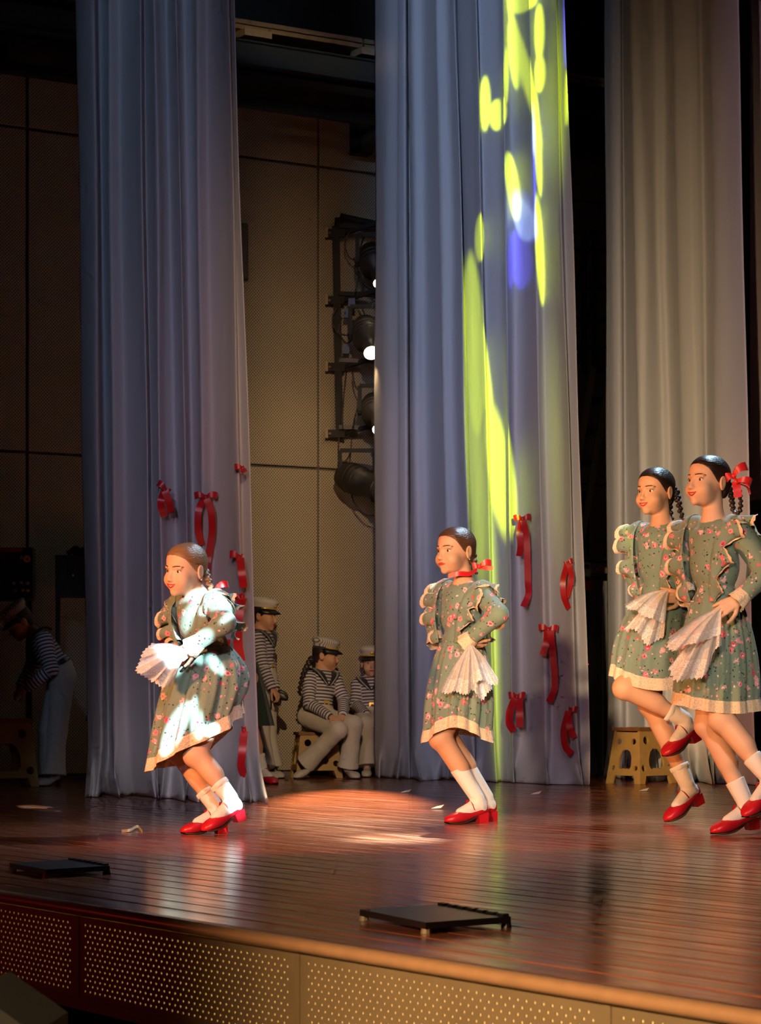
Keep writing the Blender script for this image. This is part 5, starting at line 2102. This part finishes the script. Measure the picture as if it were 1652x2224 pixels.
# ------------------------------------------------------------------ dark equipment on the left
M['cab'] = plain('dark_cabinet', (.016, .018, .014), .5)
M['yellow'] = plain('yellow_sticker', (.75, .60, .03), .6)
M['red_paint'] = plain('red_paint', (.40, .04, .02), .6)
M['pale'] = plain('pale_plastic', (.45, .45, .48), .5)
dC = 16.95
cb = empty('control_cabinet', W(30, 1300, dC))
tag(cb, 'dark control cabinet with yellow sticker and knobs at the left edge', 'cabinet')
p0 = W(-60, 1298, dC)
MB().box(p0, W(71, 1298, dC) - p0, Vector((0, .14, 0)), Vector((0, 0, .335))).part('body', M['cab'], cb)
MB().box(W(-60, 1198, dC - .01), W(48, 1198, dC) - W(-60, 1198, dC), Vector((0, .2, 0)), Vector((0, 0, .022))).part('red_strip', M['red_paint'], cb)
MB().lathe(W(59, 1214, dC - .001), (0, -1, 0), [(0, .024), (.003, .024)], 20).part('round_sticker', M['yellow'], cb)
MB().lathe(W(59, 1214, dC - .005), (0, -1, 0), [(0, .010), (.001, .010)], 16).part('sticker_mark', M['red_paint'], cb)
for (x, y, m) in ((30, 1267, 'pale'), (46, 1266, 'pale'), (60, 1267, 'pale'), (32, 1283, 'red_paint'), (50, 1282, 'pale'), (60, 1283, 'gold')):
    MB().lathe(W(x, y, dC - .001), (0, -1, 0), [(0, .012), (.010, .012), (.014, .006)], 12).part('knob', M[m], cb)
MB().box(W(44, 1214, dC - .002), (.018, 0, 0), (0, .002, 0), (0, 0, .022)).part('printed_mark', M['pale'], cb)
for i in range(7):
    MB().box(W(43.5 + 3.8 * i, 1224.5, dC - .002), (.008, 0, 0), (0, .002, 0), (0, 0, .008)).part('printed_mark', M['fix_grey'], cb)
lg = empty('cabinet_stand', W(30, 1690, dC))
tag(lg, 'dark stand carrying the control cabinet', 'stand')
for x in (-40, 60):
    q = WF(x, 1694)
    MB().beam(Vector((W(x, 1690, dC).x, dC + .1, 0)), Vector((W(x, 1690, dC).x, dC + .1, W(x, 1299, dC).z)), .03, .03).part('leg', M['cab'], lg)
MB().box(W(-60, 1303, dC), W(66, 1303, dC) - W(-60, 1303, dC), Vector((0, .22, 0)), Vector((0, 0, .012))).part('shelf', M['cab'], lg)

bx = empty('equipment_case', W(165, 1298, 17.3))
tag(bx, 'black equipment case on the wall beside the left curtain', 'case')
p0 = W(120, 1296, 17.3)
MB().box(p0, W(232, 1296, 17.3) - p0, Vector((0, .22, 0)), Vector((0, 0, .285))).part('body', M['cab'], bx)
MB().box(W(143, 1296, 17.28), (.004, 0, 0), (0, .01, 0), (0, 0, .28)).part('door_gap', M['black'], bx)
MB().lathe(W(159, 1250, 17.29), (0, -1, 0), [(0, .009), (.012, .009), (.014, .005)], 10).part('lock', M['pale'], bx)
MB().beam(W(126, 1296, 17.45), W(126, 1694, 17.45), .03, .03).part('leg', M['cab'], bx)
MB().beam(W(222, 1296, 17.45), W(222, 1694, 17.45), .03, .03).part('leg', M['cab'], bx)
cl = MB()
P = spline([tuple(W(x, y, 17.4)) for x, y in ((146, 1202), (156, 1196), (164, 1190), (176, 1196), (186, 1192), (194, 1202), (172, 1200), (158, 1200))], 6)
cl.tube([Vector(q) for q in P], .018, 8)
coil = cl.single('cable_coil', M['black'], W(170, 1205, 17.4), True)
tag(coil, 'black cable heap on top of the equipment case', 'cable')

# black loudspeaker frame on the wall just right of the left curtain
ls = empty('wall_loudspeaker', W(528, 606, 18.4))
tag(ls, 'slim black loudspeaker on the wall behind the left curtain', 'loudspeaker')
MB().box(W(508, 604, 18.4), W(537, 604, 18.4) - W(508, 604, 18.4), Vector((0, .12, 0)), Vector((0, 0, .40))).part('body', M['cab'], ls)
MB().box(W(511, 600, 18.395), W(534, 600, 18.4) - W(511, 600, 18.4), Vector((0, .01, 0)), Vector((0, 0, .375))).part('grille', M['fix'], ls)

# ------------------------------------------------------------------ things seen in the gap before the right curtain
M['stair_steel'] = plain('beige_steel', (.20, .16, .09), .6)
sd = 19.6
st_ = empty('steel_stair', Vector(((1265 - CX) / F * sd, sd, 0)))
tag(st_, 'dark steel stair with beige stringers between two curtains', 'stair')
for off in (0, 36):
    MB().beam(W(1222 + off, 1200, sd), W(1288 + off, 800, sd), .045, .14).part('stringer', M['stair_steel'], st_)
for i in range(6):
    a = W(1232 + 11 * i, 1140 - 68 * i, sd)
    MB().box(a, W(1262 + 11 * i, 1140 - 68 * i, sd) - a, Vector((0, .25, 0)), Vector((0, 0, .02))).part('step', M['gal_dark'], st_)
for x in (1292, 1268):
    MB().beam(W(x, 812, sd), W(x, 500, sd), .045, .045).part('rail_post', M['gal_dark'], st_)
for y in (540, 622, 692, 752):
    MB().beam(W(1232, y, sd), W(1322, y + 4, sd), .03, .03).part('cross_rail', M['gal_dark'], st_)
MB().beam(W(1246, 640, sd), W(1284, 498, sd), .03, .03).part('brace', M['gal_dark'], st_)
MB().beam(W(1252, 792, sd), W(1290, 640, sd), .03, .03).part('brace', M['gal_dark'], st_)
for (x) in (1230, 1272):
    MB().beam(Vector((W(x, 1200, sd).x, sd, 0)), W(x, 1080, sd), .05, .05).part('support_leg', M['gal_dark'], st_)

sh = empty('metal_shelf', Vector(((1280 - CX) / F * 18.7, 18.7, 0)))
tag(sh, 'dim shelf with boxes in the gap beside the right curtain', 'shelf')
for y in (1218, 1256, 1420):
    MB().box(W(1245, y, 18.7), W(1330, y, 18.7) - W(1245, y, 18.7), Vector((0, .3, 0)), Vector((0, 0, .02))).part('shelf_board', M['fix_grey'], sh)
for x in (1248, 1328):
    MB().beam(Vector((W(x, 1300, 18.7).x, 18.85, 0)), W(x, 1200, 18.85), .03, .03).part('upright', M['gal_dark'], sh)
for i, (x0, x1, y0, y1, m, lab) in enumerate([(1262, 1275, 1216, 1170, 'fix_grey', 'grey box standing on the upper board of the dim shelf'), (1262, 1282, 1254, 1222, 'pale', 'pale box on the lower board of the dim shelf')]):
    p0 = W(x0, y0, 18.68) + Vector((0, 0, .012))
    b = MB().box(p0, W(x1, y0, 18.68) - p0, Vector((0, .12, 0)), Vector((0, 0, (y0 - y1) / F * 18.68)))
    o = empty('storage_box', p0)
    tag(o, lab, 'box')
    b.part('body', M[m], o)
    MB().box(p0 + Vector((.004, -.004, (y0 - y1) / F * 18.68 * .55)), (W(x1, y0, 18.68) - p0) * .8, Vector((0, .003, 0)), Vector((0, 0, .03))).part('label_plate', M['fix'], o)
kb = empty('keyboard', W(1290, 1240, 18.6))
tag(kb, 'dim keyboard lying on the shelf beside the right curtain', 'keyboard')
p0 = W(1286, 1244, 18.55)
MB().box(p0, W(1326, 1246, 18.55) - p0, Vector((0, .2, 0)), Vector((0, 0, .04))).part('body', M['stair_steel'], kb)
for i in range(7):
    MB().box(W(1290 + 5 * i, 1238, 18.545), (.014, 0, 0), (0, .05, 0), (0, 0, .02)).part('key', M['red_paint'] if i % 2 else M['fix_grey'], kb)
rg = MB().box(W(1268, 1282, 18.45), (.055, 0, 0), (0, .04, 0), (0, 0, .07))
rag = rg.single('red_cloth', M['red_paint'], W(1272, 1290, 18.45))
tag(rag, 'small dark red cloth hanging under the dim shelf', 'cloth')
rk = empty('equipment_rack', Vector(((1305 - CX) / F * 18.0, 18.0, 0)))
tag(rk, 'tall black equipment rack with small lights beside the right curtain', 'equipment rack')
p0 = Vector(((1262 - CX) / F * 18.35, 18.35, 0.02))
MB().box(p0, Vector((.125, 0, 0)), Vector((0, .3, 0)), Vector((0, 0, 1.0))).part('lower_unit', M['black'], rk)
p0 = Vector(((1300 - CX) / F * 18.3, 18.3, 0.0))
MB().box(p0, Vector((.12, 0, 0)), Vector((0, .3, 0)), Vector((0, 0, 1.42))).part('cabinet', M['black'], rk)
MB().box(p0 + Vector((.022, -.005, .05)), Vector((.012, 0, 0)), Vector((0, .006, 0)), Vector((0, 0, 1.33))).part('edge_profile', M['clamp'], rk)
MB().box(p0 + Vector((.036, -.005, .05)), Vector((.006, 0, 0)), Vector((0, .006, 0)), Vector((0, 0, 1.33))).part('blue_profile', M['blue_plug'], rk)
t = NT('red_indicator')
t.set(color=(1, .05, .02, 1), emit=(1, .05, .02, 1), emits=2.0)
M['led_red'] = t.m
MB().lathe(W(1276, 1443, 18.34), (0, -1, 0), [(0, .006), (.004, .006)], 8).part('indicator_light', M['led_red'], rk)

# ------------------------------------------------------------------ things lying on the boards
M['mat_black'] = plain('black_rubber', (.012, .012, .013), .32)


def floor_plate(label, L, Fr, R_, steps):
    a, b, c = WF(*L), WF(*Fr), WF(*R_)
    c = b + (c - b)
    root = empty('floor_plate', (a + c) / 2)
    tag(root, label, 'floor plate', 'black plates on the stage floor')
    e1, e2 = b - a, c - b
    up = Vector((0, 0, .016))
    V = [a, b, c, a + e2]
    mb = MB()
    z0 = Vector((0, 0, .012))
    mb.box(a + z0, e1, e2, up)
    mb.part('plate', M['mat_black'], root)
    for q in (a, b, c, a + e2):
        cen = (a + c) / 2
        p = q.lerp(cen, .06)
        MB().lathe(p, (0, 0, 1), [(0, .014), (.012, .012)], 10).part('foot', M['clamp'] if q in (a, b) else M['black'], root)
    n = 7
    for i in range(n):
        p = a + e2 * .93 + e1 * ((i + .15) / n) + z0 + up
        MB().box(p, e1 * (.65 / n), e2 * .07, Vector((0, 0, .006))).part('rib', M['mat_black'], root)
    return root


floor_plate('black square plate on the floor, front one near the stage lip at centre', (781, 1999), (924, 2029), (1109, 2015), 7)
floor_plate('black square plate on the floor at the left, below the leftmost dancer', (21, 1893), (100, 1908), (238, 1899), 7)
M['straw'] = plain('pale_straw', (.72, .56, .34), .7)
P = spline([tuple(WF(x, y) + Vector((0, 0, .004 + h))) for x, y, h in ((264, 1807, 0), (282, 1808, .006), (297, 1803, .012), (304, 1805, .006), (309, 1809, 0))], 6)
s = MB().strip([Vector(q) for q in P], Vector((0, .6, 1)), .014).single('straw_strip', M['straw'], WF(285, 1808), True)
tag(s, 'curled pale strip lying on the floor left of the leftmost dancer', 'strip')
M['scrap'] = plain('white_scrap', (.75, .72, .74), .6)
for (x, y, lab) in ((880, 1722, 'white paper scrap on the floor left of the second dancer\'s leg'), (948, 1757, 'small white scrap on the floor behind the second dancer\'s toe'), (1162, 1726, 'white paper scrap on the floor below the middle curtain'), (1396, 1719, 'pale scrap on the floor in front of the tan step stool')):
    c = WF(x, y)
    m = MB().add([c + Vector((-.03, -.02, .003)), c + Vector((.02, -.03, .006)), c + Vector((.04, .02, .022)), c + Vector((-.01, .03, .006)), c + Vector((0, 0, .014))], [(0, 1, 4), (1, 2, 4), (2, 3, 4), (3, 0, 4)])
    o = m.single('paper_scrap', M['scrap'], c)
    tag(o, lab, 'paper scrap', 'scraps on the stage floor')
